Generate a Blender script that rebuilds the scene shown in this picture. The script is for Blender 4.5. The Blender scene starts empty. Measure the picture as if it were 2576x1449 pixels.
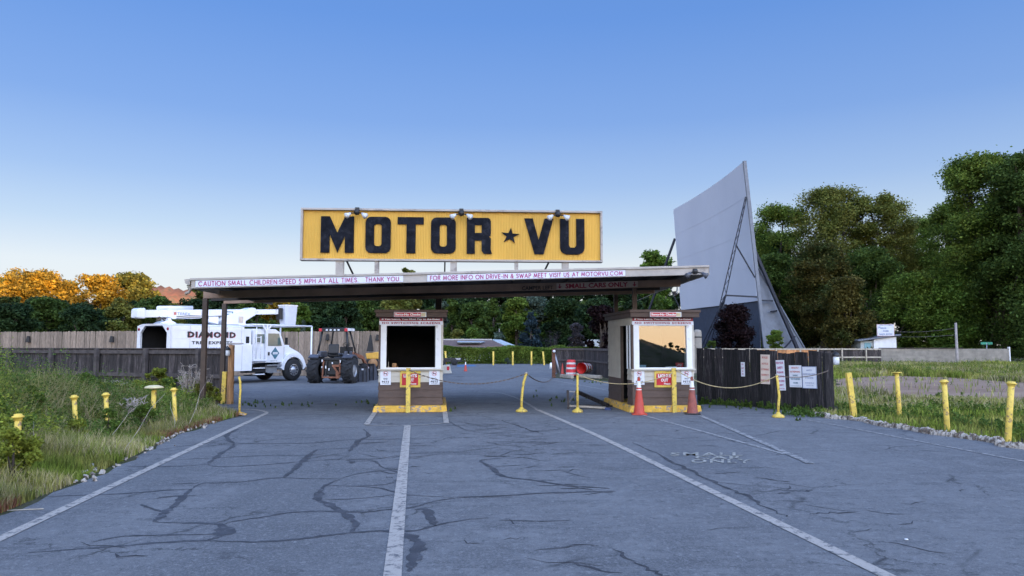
import bpy, math, random
import numpy as np
from mathutils import Vector, Matrix
random.seed(7)
rng = np.random.default_rng(7)
R = math.radians
SC = bpy.context.scene
COL = SC.collection
# ---------- camera model (measured on a 2576 x 1449 copy of the photograph) ----------
F, CX, CY, EYE = 1860.0, 1288.0, 724.5, 1.7
TH = math.atan((868 - CY) / F)

def ray(px, py):
    a, b = (px - CX) / F, (CY - py) / F
    return Vector((a, math.cos(TH) - b * math.sin(TH), math.sin(TH) + b * math.cos(TH)))
def G(px, py, z=0.0):
    d = ray(px, py); t = (z - EYE) / d.z
    return Vector((d.x * t, d.y * t, z))
def AT(px, py, Y, k=0.0):
    d = ray(px, py); t = Y / (d.y - k * d.x)
    return Vector((d.x * t, d.y * t, EYE + d.z * t))
def XA(px, Y):
    return (px - CX) / F * Y / math.cos(TH)
def ZA(py, Y):
    d = ray(CX, py); return EYE + d.z / d.y * Y

# ---------- tagging ----------
def tag(o, label=None, cat=None, group=None, kind=None):
    if label: o['label'] = label
    if cat: o['category'] = cat
    if group: o['group'] = group
    if kind: o['kind'] = kind
    return o
def thing(name, label, cat, loc=(0, 0, 0), rz=0.0, group=None):
    o = bpy.data.objects.new(name, None); COL.objects.link(o)
    o.empty_display_size = 0.2
    o.location = loc; o.rotation_euler = (0, 0, rz)
    return tag(o, label, cat, group)
def link(name, me, parent=None):
    o = bpy.data.objects.new(name, me); COL.objects.link(o)
    if parent is not None: o.parent = parent
    return o
def dup(o, parent=None):
    c = o.copy(); COL.objects.link(c); c.parent = parent
    for ch in list(o.children): dup(ch, c)
    return c

# ---------- mesh builder ----------
class MB:
    def __init__(s, off=(0, 0, 0)):
        s.v = []; s.f = []; s.m = []; s.off = Vector(off); s.sm = []
    def add(s, vs, fs, mi=0, smooth=False):
        n = len(s.v); s.v += [tuple(Vector(q) - s.off) for q in vs]
        for f in fs:
            s.f.append(tuple(n + i for i in f)); s.m.append(mi); s.sm.append(smooth)
        return s
    def box(s, c, d, rz=0.0, rx=0.0, ry=0.0, mi=0):
        M = Matrix.Rotation(rz, 3, 'Z') @ Matrix.Rotation(ry, 3, 'Y') @ Matrix.Rotation(rx, 3, 'X')
        c = Vector(c); vs = []
        for x in (-.5, .5):
            for y in (-.5, .5):
                for z in (-.5, .5):
                    vs.append(c + M @ Vector((x * d[0], y * d[1], z * d[2])))
        return s.add(vs, [(0, 1, 3, 2), (4, 6, 7, 5), (0, 4, 5, 1), (2, 3, 7, 6), (0, 2, 6, 4), (1, 5, 7, 3)], mi)
    def bb(s, x0, x1, y0, y1, z0, z1, mi=0):
        return s.box(((x0+x1)/2, (y0+y1)/2, (z0+z1)/2), (x1-x0, y1-y0, z1-z0), mi=mi)
    def bar(s, p, q, w, h=None, mi=0, up=(0, 0, 1)):
        """rectangular bar from p to q, w across, h along up"""
        p, q = Vector(p), Vector(q); h = h or w
        d = (q - p).normalized(); u = Vector(up)
        if abs(d.dot(u)) > .98: u = Vector((0, 1, 0))
        a = d.cross(u).normalized(); b = a.cross(d).normalized()
        vs = []
        for e in (p, q):
            for i, j in ((-1, -1), (1, -1), (1, 1), (-1, 1)):
                vs.append(e + a * (i * w / 2) + b * (j * h / 2))
        return s.add(vs, [(3, 2, 1, 0), (4, 5, 6, 7), (0, 1, 5, 4), (1, 2, 6, 5), (2, 3, 7, 6), (3, 0, 4, 7)], mi)
    def tube(s, pts, r, n=8, mi=0, cap=True):
        pts = [Vector(p) for p in pts]; k = len(pts)
        rs = r if isinstance(r, (list, tuple)) else [r] * k
        vs = []; prev = None
        for i, p in enumerate(pts):
            d = (pts[min(i+1, k-1)] - pts[max(i-1, 0)]).normalized()
            if prev is None:
                u = Vector((0, 0, 1)) if abs(d.z) < .9 else Vector((1, 0, 0))
                a = d.cross(u).normalized()
            else:
                a = (prev - d * prev.dot(d)).normalized()
            prev = a; b = d.cross(a)
            for j in range(n):
                t = 2 * math.pi * j / n
                vs.append(p + a * (math.cos(t) * rs[i]) + b * (math.sin(t) * rs[i]))
        fs = []
        for i in range(k - 1):
            for j in range(n):
                fs.append((i*n+j, i*n+(j+1) % n, (i+1)*n+(j+1) % n, (i+1)*n+j))
        s.add(vs, fs, mi, True)
        if cap:
            b = len(s.v) - len(vs)
            s.f.append(tuple(b + j for j in reversed(range(n)))); s.m.append(mi); s.sm.append(False)
            s.f.append(tuple(b + (k-1)*n + j for j in range(n))); s.m.append(mi); s.sm.append(False)
        return s
    def lathe(s, prof, c=(0, 0, 0), n=24, axis='z', mi=0, M=None):
        """prof: list of (r,h)"""
        c = Vector(c); vs = []
        for r, h in prof:
            for j in range(n):
                t = 2 * math.pi * j / n; x, y = math.cos(t) * r, math.sin(t) * r
                q = Vector((x, y, h)) if axis == 'z' else (Vector((h, x, y)) if axis == 'x' else Vector((y, h, x)))
                if M is not None: q = M @ q
                vs.append(c + q)
        fs = []
        for i in range(len(prof) - 1):
            for j in range(n):
                fs.append((i*n+j, i*n+(j+1) % n, (i+1)*n+(j+1) % n, (i+1)*n+j))
        return s.add(vs, fs, mi, True)
    def prism(s, prof, y0, y1, mi=0, plane='xz'):
        """closed outline in plane, extruded along the third axis"""
        n = len(prof); vs = []
        for y in (y0, y1):
            for a, b in prof:
                vs.append((a, y, b) if plane == 'xz' else ((y, a, b) if plane == 'yz' else (a, b, y)))
        fs = [tuple(range(n)), tuple(reversed(range(n, 2*n)))]
        for i in range(n):
            j = (i+1) % n; fs.append((i, i+n, j+n, j))
        return s.add(vs, fs, mi)
    def slab(s, q, d):
        """quad q extruded by vector d"""
        q = [Vector(p) for p in q]; d = Vector(d); vs = q + [p + d for p in q]
        return s.add(vs, [(0, 1, 2, 3), (7, 6, 5, 4), (0, 4, 5, 1), (1, 5, 6, 2), (2, 6, 7, 3), (3, 7, 4, 0)])
    def build(s, name, mats, parent=None, bevel=0.0, fix=True):
        me = bpy.data.meshes.new(name)
        me.from_pydata(s.v, [], s.f)
        if not isinstance(mats, (list, tuple)): mats = [mats]
        for m in mats: me.materials.append(m)
        me.polygons.foreach_set('material_index', s.m)
        me.polygons.foreach_set('use_smooth', s.sm)
        me.update()
        if fix:
            import bmesh
            bm = bmesh.new(); bm.from_mesh(me)
            bmesh.ops.recalc_face_normals(bm, faces=bm.faces); bm.to_mesh(me); bm.free()
        o = link(name, me, parent)
        if bevel:
            md = o.modifiers.new('b', 'BEVEL'); md.width = bevel; md.segments = 2; md.limit_method = 'ANGLE'; md.angle_limit = R(40)
        return o

def npmesh(name, V, Fq, mat, parent=None, cols=None):
    """V (n,3), Fq (m,k) equal-sized faces"""
    me = bpy.data.meshes.new(name)
    k = Fq.shape[1]
    me.vertices.add(len(V)); me.vertices.foreach_set('co', V.astype(np.float32).ravel())
    me.loops.add(Fq.size); me.loops.foreach_set('vertex_index', Fq.astype(np.int32).ravel())
    me.polygons.add(len(Fq)); me.polygons.foreach_set('loop_start', np.arange(0, Fq.size, k, dtype=np.int32))
    me.polygons.foreach_set('loop_total', np.full(len(Fq), k, dtype=np.int32))
    me.update(calc_edges=True)
    me.materials.append(mat)
    return link(name, me, parent) if parent != 'mesh' else me

# ---------- materials ----------
def nt(m):
    m.use_nodes = True
    return m.node_tree, m.node_tree.nodes, m.node_tree.links
def mat(name, col, rough=.7, var=.18, scale=4.0, bump=.0, bscale=40., metal=0., island=0., stretch=None,
        col2=None, f2=(.55, .7), spec=.5, s2=1.2, transl=0., coat=0., gen=False):
    m = bpy.data.materials.new(name); t, N, L = nt(m)
    b = N['Principled BSDF']; out = N['Material Output']
    b.inputs['Roughness'].default_value = rough; b.inputs['Metallic'].default_value = metal
    b.inputs['Specular IOR Level'].default_value = spec
    if coat: b.inputs['Coat Weight'].default_value = coat
    tc = N.new('ShaderNodeTexCoord'); mp = N.new('ShaderNodeMapping'); L.new(tc.outputs['Object'], mp.inputs[0])
    if stretch: mp.inputs['Scale'].default_value = stretch
    no = N.new('ShaderNodeTexNoise'); no.inputs['Scale'].default_value = scale; no.inputs['Detail'].default_value = 6
    no.inputs['Roughness'].default_value = .65
    L.new(mp.outputs[0], no.inputs['Vector'])
    mr = N.new('ShaderNodeMapRange'); L.new(no.outputs[0], mr.inputs[0])
    mr.inputs[1].default_value = .38; mr.inputs[2].default_value = .62
    mr.inputs[3].default_value = 1 - var; mr.inputs[4].default_value = 1 + var
    fac = mr.outputs[0]
    if island:
        ge = N.new('ShaderNodeNewGeometry'); m2 = N.new('ShaderNodeMapRange'); L.new(ge.outputs['Random Per Island'], m2.inputs[0])
        m2.inputs[3].default_value = 1 - island; m2.inputs[4].default_value = 1 + island
        mu = N.new('ShaderNodeMath'); mu.operation = 'MULTIPLY'; L.new(fac, mu.inputs[0]); L.new(m2.outputs[0], mu.inputs[1]); fac = mu.outputs[0]
    rgb = N.new('ShaderNodeRGB'); rgb.outputs[0].default_value = (*col, 1); csrc = rgb.outputs[0]
    if col2:
        n2 = N.new('ShaderNodeTexNoise'); n2.inputs['Scale'].default_value = s2; n2.inputs['Detail'].default_value = 8
        n2.inputs['Roughness'].default_value = .7
        L.new(mp.outputs[0], n2.inputs['Vector'])
        cr = N.new('ShaderNodeMapRange'); L.new(n2.outputs[0], cr.inputs[0]); cr.inputs[1].default_value = .5 + (f2[0] - .5) * .55; cr.inputs[2].default_value = .5 + (f2[1] - .5) * .55
        mx = N.new('ShaderNodeMix'); mx.data_type = 'RGBA'; L.new(cr.outputs[0], mx.inputs[0]); L.new(csrc, mx.inputs[6])
        mx.inputs[7].default_value = (*col2, 1); csrc = mx.outputs[2]
    vm = N.new('ShaderNodeVectorMath'); vm.operation = 'SCALE'; L.new(csrc, vm.inputs[0]); L.new(fac, vm.inputs['Scale'])
    L.new(vm.outputs[0], b.inputs['Base Color'])
    if bump:
        nb = N.new('ShaderNodeTexNoise'); nb.inputs['Scale'].default_value = bscale; nb.inputs['Detail'].default_value = 5
        L.new(mp.outputs[0], nb.inputs['Vector'])
        bp = N.new('ShaderNodeBump'); bp.inputs['Strength'].default_value = bump; bp.inputs['Distance'].default_value = .02
        L.new(nb.outputs[0], bp.inputs['Height']); L.new(bp.outputs[0], b.inputs['Normal'])
    if transl:
        tr = N.new('ShaderNodeBsdfTranslucent'); L.new(vm.outputs[0], tr.inputs[0])
        ms = N.new('ShaderNodeMixShader'); ms.inputs[0].default_value = transl
        L.new(b.outputs[0], ms.inputs[1]); L.new(tr.outputs[0], ms.inputs[2]); L.new(ms.outputs[0], out.inputs[0])
    return m

M = {}
M['yellow'] = mat('yellow_paint', (.70, .50, .085), .6, .16, 6, .25, 30, col2=(.30, .20, .09), f2=(.58, .66), s2=13)
M['yellow_curb'] = mat('yellow_kerb_paint', (.72, .42, .06), .75, .2, 5, .4, 30, col2=(.30, .24, .2), f2=(.58, .66), s2=6)
M['sign_yellow'] = mat('sign_yellow', (.70, .41, .06), .55, .08, 1.2, 0, stretch=(1, 1, .3))
M['black_letter'] = mat('black_letter', (.008, .009, .014), .8, .4, 6, .3, 30, col2=(.020, .021, .028), f2=(.55, .7), s2=5, spec=.15)
M['trim'] = mat('beige_trim', (.40, .355, .31), .65, .12, 2, .1, 20, col2=(.25, .22, .20), f2=(.62, .75), s2=3)
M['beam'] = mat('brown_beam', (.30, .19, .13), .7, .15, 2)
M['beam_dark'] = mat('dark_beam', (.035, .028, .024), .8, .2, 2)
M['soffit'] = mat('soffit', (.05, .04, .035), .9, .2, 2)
M['post'] = mat('brown_post', (.07, .045, .032), .6, .15, 5)
M['brown'] = mat('brown_siding', (.095, .062, .048), .7, .15, 3, .15, 30, stretch=(1, 1, 4))
M['cream'] = mat('cream_siding', (.52, .48, .40), .65, .08, 3, .1, 30)
M['white'] = mat('white_paint', (.78, .78, .79), .5, .06, 3, col2=(.55, .53, .5), f2=(.66, .8), s2=4)
M['banner'] = mat('banner_white', (.66, .68, .78), .5, .05, 3)
M['magenta'] = mat('magenta_ink', (.38, .015, .13), .6, .05)
M['red'] = mat('sign_red', (.52, .018, .03), .5, .1, 4)
M['darkred'] = mat('sign_dark_red', (.30, .012, .03), .5, .1, 4)
M['wtext'] = mat('white_ink', (.8, .8, .78), .5, .03)
M['btext'] = mat('black_ink', (.02, .02, .025), .6, .05)
M['fadedred'] = mat('faded_red_ink', (.50, .16, .13), .7, .2, 8)
M['fadedblue'] = mat('faded_blue_ink', (.25, .30, .45), .7, .2, 8)
M['teal'] = mat('teal_ink', (.06, .16, .22), .7, .2, 8)
M['signw'] = mat('sign_white', (.68, .70, .75), .5, .06, 4)
M['signpink'] = mat('sign_faded_pink', (.66, .55, .46), .6, .08, 4)
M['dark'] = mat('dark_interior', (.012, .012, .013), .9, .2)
M['black'] = mat('black_plastic', (.015, .015, .017), .5, .2)
M['steel'] = mat('galvanised', (.35, .36, .38), .45, .12, 6, metal=.6)
M['chain'] = mat('rusty_chain', (.12, .09, .07), .7, .3, 20)
M['rope'] = mat('tan_rope', (.42, .33, .17), .8, .2, 20)
M['cone'] = mat('orange_cone', (.46, .05, .025), .55, .12, 8)
M['cone_old'] = mat('faded_cone', (.28, .07, .045), .65, .2, 8, col2=(.16, .06, .05), f2=(.5, .7), s2=6)
M['cone_white'] = mat('cone_band', (.72, .72, .68), .4, .12, 8)
M['barrel'] = mat('barrel_red', (.60, .03, .025), .5, .15, 6)
M['truck'] = mat('truck_white', (.78, .79, .82), .25, .04, 2, coat=.3, col2=(.6, .6, .6), f2=(.66, .8), s2=2)
M['tyre'] = mat('tyre', (.018, .018, .02), .85, .25, 8, .4, 30)
M['rim'] = mat('rim_alloy', (.5, .5, .53), .35, .1, 8, metal=.8)
M['glass'] = mat('vehicle_glass', (.10, .15, .14), .08, .1, 2, spec=.9)
M['orange'] = mat('orange_frame', (.24, .09, .045), .6, .25, 6)
M['machine_yellow'] = mat('machine_yellow', (.70, .38, .06), .5, .12, 5)
M['grey_fender'] = mat('grey_fender', (.075, .08, .10), .45, .15, 5)
M['fence_old'] = mat('weathered_planks', (.036, .029, .028), .9, .4, 5, .4, 30, island=.5, stretch=(8, 8, .8), col2=(.085, .07, .068), f2=(.5, .7), s2=3)
M['fence_rail'] = mat('weathered_rail', (.075, .062, .058), .9, .3, 5, .4, 30, island=.25)
M['fence_new'] = mat('tall_fence_planks', (.23, .175, .13), .85, .28, 5, .3, 30, island=.30, stretch=(8, 8, .8))
M['fence_dark'] = mat('dark_stained_planks', (.013, .011, .012), .9, .5, 5, .5, 30, island=.7, stretch=(14, 14, .5), col2=(.055, .048, .05), f2=(.56, .72), s2=5)
M['fresh_wood'] = mat('fresh_lumber', (.52, .24, .10), .8, .15, 5, island=.3)
M['pale_wood'] = mat('pale_lumber', (.42, .37, .30), .8, .2, 5, island=.2)
M['timber'] = mat('timber_post', (.36, .19, .085), .85, .3, 4, .3, 30, stretch=(8, 8, .6))
M['block'] = mat('concrete_block', (.26, .235, .20), .9, .15, 2, .3, 20, island=.10)
M['kerb'] = mat('whitewashed_kerb', (.50, .45, .39), .9, .3, 7, 1., 18, col2=(.12, .095, .075), f2=(.47, .58), s2=7)
M['screen'] = mat('screen_white', (.56, .60, .70), .75, .025, .5, col2=(.52, .56, .66), f2=(.45, .7), s2=.25)
M['screen_side'] = mat('screen_cladding', (.17, .19, .23), .6, .1, 2)
M['screen_skirt'] = mat('slate_skirt', (.045, .055, .085), .7, .12, 2)
M['blue_steel'] = mat('dark_blue_steel', (.014, .018, .032), .6, .2, 4)
M['trunk'] = mat('bark', (.065, .05, .04), .9, .3, 5, .6, 20, stretch=(4, 4, .7))
M['trunk_pale'] = mat('pale_bark', (.16, .14, .12), .9, .3, 5)
M['dead'] = mat('dead_stems', (.42, .36, .31), .9, .3, 6)
M['clear'] = mat('lamp_glass', (.65, .67, .7), .15, .05)
M['hillred'] = mat('red_hill', (.24, .10, .05), .95, .25, .05, col2=(.12, .09, .045), f2=(.45, .6), s2=.06)
M['mount'] = mat('mountain', (.42, .26, .16), .95, .3, .004, col2=(.22, .14, .09), f2=(.45, .6), s2=.012)
M['rooftile'] = mat('brown_roof', (.15, .10, .085), .85, .2, 3)
M['pole'] = mat('utility_pole', (.30, .27, .25), .85, .2, 3)
M['stucco'] = mat('pale_wall', (.50, .53, .54), .8, .12, 2)
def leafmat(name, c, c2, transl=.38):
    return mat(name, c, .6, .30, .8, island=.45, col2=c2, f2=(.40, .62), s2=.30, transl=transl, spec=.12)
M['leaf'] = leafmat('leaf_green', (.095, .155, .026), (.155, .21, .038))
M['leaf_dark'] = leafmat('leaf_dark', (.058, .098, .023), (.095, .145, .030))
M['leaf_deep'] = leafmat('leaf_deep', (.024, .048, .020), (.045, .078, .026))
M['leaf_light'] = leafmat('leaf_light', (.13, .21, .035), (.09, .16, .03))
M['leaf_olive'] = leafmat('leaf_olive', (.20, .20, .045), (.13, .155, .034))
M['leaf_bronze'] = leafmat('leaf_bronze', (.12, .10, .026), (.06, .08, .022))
M['leaf_gold'] = leafmat('leaf_gold', (.40, .26, .03), (.24, .185, .035))  # low sun's gold put into the colour of green leaves
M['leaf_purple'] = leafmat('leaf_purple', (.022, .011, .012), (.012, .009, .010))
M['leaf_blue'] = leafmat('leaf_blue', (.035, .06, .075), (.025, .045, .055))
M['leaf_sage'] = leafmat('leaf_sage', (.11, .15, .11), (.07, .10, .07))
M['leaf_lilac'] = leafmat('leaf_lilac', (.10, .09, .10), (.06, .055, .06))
M['grass'] = mat('grass_blades', (.17, .225, .035), .7, .3, .7, island=.5, col2=(.30, .29, .08), f2=(.45, .62), s2=.6, transl=.25, spec=.1)
M['grass_dry'] = mat('dry_grass', (.40, .34, .18), .8, .25, .7, island=.4, col2=(.22, .23, .07), f2=(.5, .65), s2=.8, transl=.2)
M['grass_red'] = mat('red_dry_weed', (.30, .13, .075), .8, .25, .7, island=.4, transl=.2)
M['leaf_weed'] = leafmat('leaf_weed', (.125, .19, .035), (.08, .14, .03))
M['leaf_yel'] = leafmat('leaf_yellow_green', (.25, .28, .04), (.18, .23, .04))

# ---------- text ----------
def text_verts(body, bold=0.0, spacing=1.0, res=2):
    cu = bpy.data.curves.new('t', 'FONT'); cu.body = body; cu.resolution_u = res
    cu.offset = bold; cu.space_character = spacing; cu.align_x = 'CENTER'
    o = bpy.data.objects.new('t', cu); COL.objects.link(o)
    dg = bpy.context.evaluated_depsgraph_get(); me = bpy.data.meshes.new_from_object(o.evaluated_get(dg))
    v = [tuple(p.co) for p in me.vertices]; f = [tuple(p.vertices) for p in me.polygons]
    bpy.data.objects.remove(o); bpy.data.curves.remove(cu); bpy.data.meshes.remove(me)
    return v, f
_tc = {}
def fit_text(body, w, h, bold=0.0, spacing=1.0):
    """verts in a box w x h centred on 0 (x,z)"""
    key = (body, bold, spacing)
    if key not in _tc: _tc[key] = text_verts(body, bold, spacing)
    v, f = _tc[key]
    x0, x1 = min(p[0] for p in v), max(p[0] for p in v); y0, y1 = min(p[1] for p in v), max(p[1] for p in v)
    return [((p[0]-(x0+x1)/2)/(x1-x0)*w, (p[1]-(y0+y1)/2)/(y1-y0)*h) for p in v], f
def lettering(items, parent, mat_, name='lettering', y=-.006, shear=None, off=(0, 0, 0)):
    """items (text, cx, cz, w, h, bold) on the plane facing -y"""
    for it in items:
        mb = MB()
        body, cx, cz, w, h = it[:5]; bold = it[5] if len(it) > 5 else .02; sp = it[6] if len(it) > 6 else 1.0
        v, f = fit_text(body, w, h, bold, sp)
        mb.add([(off[0]+cx+a, off[1]+y, off[2]+cz+b+(shear or 0)*(cx+a)) for a, b in v], f)
        mb.build(name, mat_, parent, fix=False)
def flat_sign(name, label, cat, c, w, h, yaw, base, groups, group=None, thick=.012, extra=None, roll=0.0, border=None):
    """c world centre; groups: list of (material, items, part name)"""
    t = thing(name, label, cat, c, yaw, group)
    if roll: t.rotation_euler = (0, roll, yaw)
    MB().bb(-w/2, w/2, 0, thick, -h/2, h/2).build('panel', base, t, bevel=.003)
    if border:
        bm_, bw = border; mb = MB()
        for q in ((-w/2, w/2, h/2-bw, h/2), (-w/2, w/2, -h/2, -h/2+bw), (-w/2, -w/2+bw, -h/2+bw, h/2-bw), (w/2-bw, w/2, -h/2+bw, h/2-bw)):
            mb.bb(q[0], q[1], -.006, -.001, q[2], q[3])
        mb.build('border', bm_, t)
    for g in groups:
        lettering(g[1], t, g[0], g[2] if len(g) > 2 else 'lettering')
    return t

# ---------- stroke lettering for the long banners (round geometric capitals) ----------
def _arc(cx, cy, rx, ry, a0, a1, n=10): return [(cx + rx * math.cos(R(a0 + (a1 - a0) * i / n)), cy + ry * math.sin(R(a0 + (a1 - a0) * i / n))) for i in range(n + 1)]
STROKES = {
 'A': (.82, [[(0, 0), (.41, 1), (.82, 0)], [(.15, .34), (.67, .34)]]), 'B': (.55, [[(0, 0), (0, 1), (.25, 1)] + _arc(.25, .76, .24, .24, 90, -90) + [(0, .52)], [(0, .52), (.28, .52)] + _arc(.28, .26, .27, .26, 90, -90) + [(0, 0)]]),
 'C': (.88, [_arc(.5, .5, .5, .5, 50, 310, 16)]), 'D': (.72, [[(0, 0), (0, 1), (.22, 1)] + _arc(.22, .5, .5, .5, 90, -90, 12) + [(0, 0)]]),
 'E': (.5, [[(.5, 0), (0, 0), (0, 1), (.5, 1)], [(0, .52), (.46, .52)]]), 'F': (.46, [[(0, 0), (0, 1), (.46, 1)], [(0, .52), (.42, .52)]]), 'G': (.95, [_arc(.5, .5, .5, .5, 50, 350, 18) + [(.98, .46), (.55, .46)]]),
 'H': (.64, [[(0, 0), (0, 1)], [(.64, 0), (.64, 1)], [(0, .52), (.64, .52)]]), 'I': (.0, [[(0, 0), (0, 1)]]), 'K': (.6, [[(0, 0), (0, 1)], [(.56, 1), (0, .44)], [(.16, .6), (.6, 0)]]), 'L': (.45, [[(0, 1), (0, 0), (.45, 0)]]),
 'M': (.9, [[(0, 0), (.12, 1), (.45, .12), (.78, 1), (.9, 0)]]), 'N': (.7, [[(0, 0), (0, 1), (.7, 0), (.7, 1)]]), 'O': (1.0, [_arc(.5, .5, .5, .5, 0, 360, 20)]), 'P': (.52, [[(0, 0), (0, 1), (.25, 1)] + _arc(.25, .74, .27, .26, 90, -90) + [(0, .48)]]),
 'R': (.56, [[(0, 0), (0, 1), (.25, 1)] + _arc(.25, .74, .27, .26, 90, -90) + [(0, .48)], [(.26, .48), (.56, 0)]]), 'S': (.5, [_arc(.25, .76, .24, .24, 20, 270, 10) + _arc(.25, .26, .25, .26, 90, -160, 10)]), 'T': (.56, [[(0, 1), (.56, 1)], [(.28, 0), (.28, 1)]]),
 'U': (.62, [[(0, 1), (0, .31)] + _arc(.31, .31, .31, .31, 180, 360, 10) + [(.62, 1)]]), 'V': (.74, [[(0, 1), (.37, 0), (.74, 1)]]), 'W': (1.1, [[(0, 1), (.28, 0), (.55, .9), (.82, 0), (1.1, 1)]]), 'Y': (.66, [[(0, 1), (.33, .5), (.66, 1)], [(.33, .5), (.33, 0)]]),
 '5': (.5, [[(.45, 1), (.12, 1), (.06, .6)] + _arc(.22, .32, .28, .32, 110, -140, 12)]), '&': (.75, [[(.75, 0), (.2, .7)] + _arc(.36, .8, .17, .19, 210, -30, 10) + [(.12, .42)] + _arc(.3, .24, .27, .24, 130, 340, 10) + [(.74, .5)]]),
 '-': (.3, [[(0, .4), (.3, .4)]]), '.': (.02, [[(0, 0), (.02, .02)]]), ':': (.02, [[(0, .02), (.02, .04)], [(0, .5), (.02, .52)]])}
def stroke_text(q, body, m, name, parent, off, wd=.155, gap=.34, space=.55, mx=.015, h=.66, push=.006):
    """round capitals drawn as strokes on the quad bl, br, tr, tl"""
    x = 0; segs = []
    for ch in body:
        if ch == ' ': x += space; continue
        w_, ls = STROKES[ch]; segs += [[(x + a, b) for a, b in l] for l in ls]; x += w_ + gap
    T = x - gap; q = [Vector(p) for p in q]; n = (q[1] - q[0]).cross(q[3] - q[0]).normalized() * push; mb = MB(off)
    H = (q[3] - q[0]).length; W = (q[1] - q[0]).length; sx, sy = W * (1 - 2 * mx) / T, H * h
    fn = lambda u, v: q[0].lerp(q[1], u).lerp(q[3].lerp(q[2], u), v)
    k = 0
    for l in segs:
        P_ = [Vector((a * sx, b * sy)) for a, b in l]; hw = wd * sy / 2
        for a, b in zip(P_[:-1], P_[1:]):
            d = (b - a); L_ = max(d.length, 1e-6); d = d / L_ if L_ > 1e-5 else Vector((1, 0)); nn = Vector((-d.y, d.x)) * hw; e = d * hw * .6
            c = [a - e + nn, a - e - nn, b + e - nn, b + e + nn]; k += 1
            mb.add([fn(mx + p.x / W, (1 - h) / 2 + p.y / H) + n * (1 + .04 * (k % 7)) for p in c], [(0, 1, 2, 3)])
    return mb.build(name, m, parent, fix=False)
# ================= WORLD / LIGHT / CAMERA =================
cam = bpy.data.cameras.new('camera'); co = bpy.data.objects.new('camera', cam); COL.objects.link(co)
cam.sensor_width = 36; cam.lens = 36 * F / 2576; cam.clip_end = 6000; cam.clip_start = .05
co.location = (0, 0, EYE); co.rotation_euler = (R(90) + TH, 0, 0); SC.camera = co
SUN_EL, SUN_AZ = R(4.0), R(140)     # azimuth clockwise from +Y: behind the viewer, to the right
sd = Vector((math.sin(SUN_AZ) * math.cos(SUN_EL), math.cos(SUN_AZ) * math.cos(SUN_EL), math.sin(SUN_EL)))
w = bpy.data.worlds.new('World'); SC.world = w; w.use_nodes = True
bg = w.node_tree.nodes['Background']; sky = w.node_tree.nodes.new('ShaderNodeTexSky')
sky.sky_type = 'NISHITA'; sky.sun_disc = False; sky.sun_elevation = SUN_EL; sky.sun_rotation = SUN_AZ
sky.altitude = 1500; sky.air_density = 1.0; sky.dust_density = .6; sky.ozone_density = 2.2
# evening sky: gradient added over the sky texture, boosted behind viewer to light foreground
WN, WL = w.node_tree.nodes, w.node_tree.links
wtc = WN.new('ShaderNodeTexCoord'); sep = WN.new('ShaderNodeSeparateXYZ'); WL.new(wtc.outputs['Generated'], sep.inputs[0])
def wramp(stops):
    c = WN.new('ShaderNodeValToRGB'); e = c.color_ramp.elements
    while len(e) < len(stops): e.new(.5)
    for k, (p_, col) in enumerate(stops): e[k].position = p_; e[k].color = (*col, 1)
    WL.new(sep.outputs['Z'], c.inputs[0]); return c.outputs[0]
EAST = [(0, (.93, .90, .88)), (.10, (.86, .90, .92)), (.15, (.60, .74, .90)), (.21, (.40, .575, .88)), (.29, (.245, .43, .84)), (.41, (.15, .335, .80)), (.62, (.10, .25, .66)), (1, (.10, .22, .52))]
REAR_FILL = [(0, (.80, .50, .27)), (.07, (.88, .62, .38)), (.14, (.74, .67, .60)), (.30, (.54, .61, .74)), (.60, (.34, .46, .72)), (1, (.19, .29, .56))]
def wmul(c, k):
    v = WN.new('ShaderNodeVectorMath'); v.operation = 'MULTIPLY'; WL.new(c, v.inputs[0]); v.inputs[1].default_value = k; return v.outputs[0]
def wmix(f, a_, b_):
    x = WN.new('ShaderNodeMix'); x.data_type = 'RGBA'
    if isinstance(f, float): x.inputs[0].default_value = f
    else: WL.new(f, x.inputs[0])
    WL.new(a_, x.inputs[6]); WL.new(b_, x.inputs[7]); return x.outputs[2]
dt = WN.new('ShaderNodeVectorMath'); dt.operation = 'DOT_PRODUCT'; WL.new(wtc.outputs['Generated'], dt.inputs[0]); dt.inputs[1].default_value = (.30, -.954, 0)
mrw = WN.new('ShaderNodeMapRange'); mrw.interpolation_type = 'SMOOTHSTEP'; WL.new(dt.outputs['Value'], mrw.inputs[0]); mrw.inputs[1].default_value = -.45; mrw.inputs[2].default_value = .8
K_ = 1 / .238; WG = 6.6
sky_grad = wmix(mrw.outputs[0], wmul(wramp(EAST), (K_, K_, K_)), wmul(wramp(REAR_FILL), (K_ * WG, K_ * WG, K_ * WG)))
WL.new(wmix(.85, wmul(sky.outputs[0], (1, 1, 1.3)), sky_grad), bg.inputs[0]); bg.inputs[1].default_value = .10
sl = bpy.data.lights.new('sun', 'SUN'); sl.energy = 4.5; sl.angle = R(.5); sl.color = (1, .55, .25)
so = bpy.data.objects.new('sun', sl); COL.objects.link(so); so.rotation_euler = sd.to_track_quat('Z', 'Y').to_euler()
SC.view_settings.view_transform = 'Standard'; SC.view_settings.look = 'None'
SC.view_settings.exposure = 1.25; SC.view_settings.gamma = 1
SC.render.engine = 'CYCLES'; SC.cycles.max_bounces = 6; SC.cycles.transparent_max_bounces = 8

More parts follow.
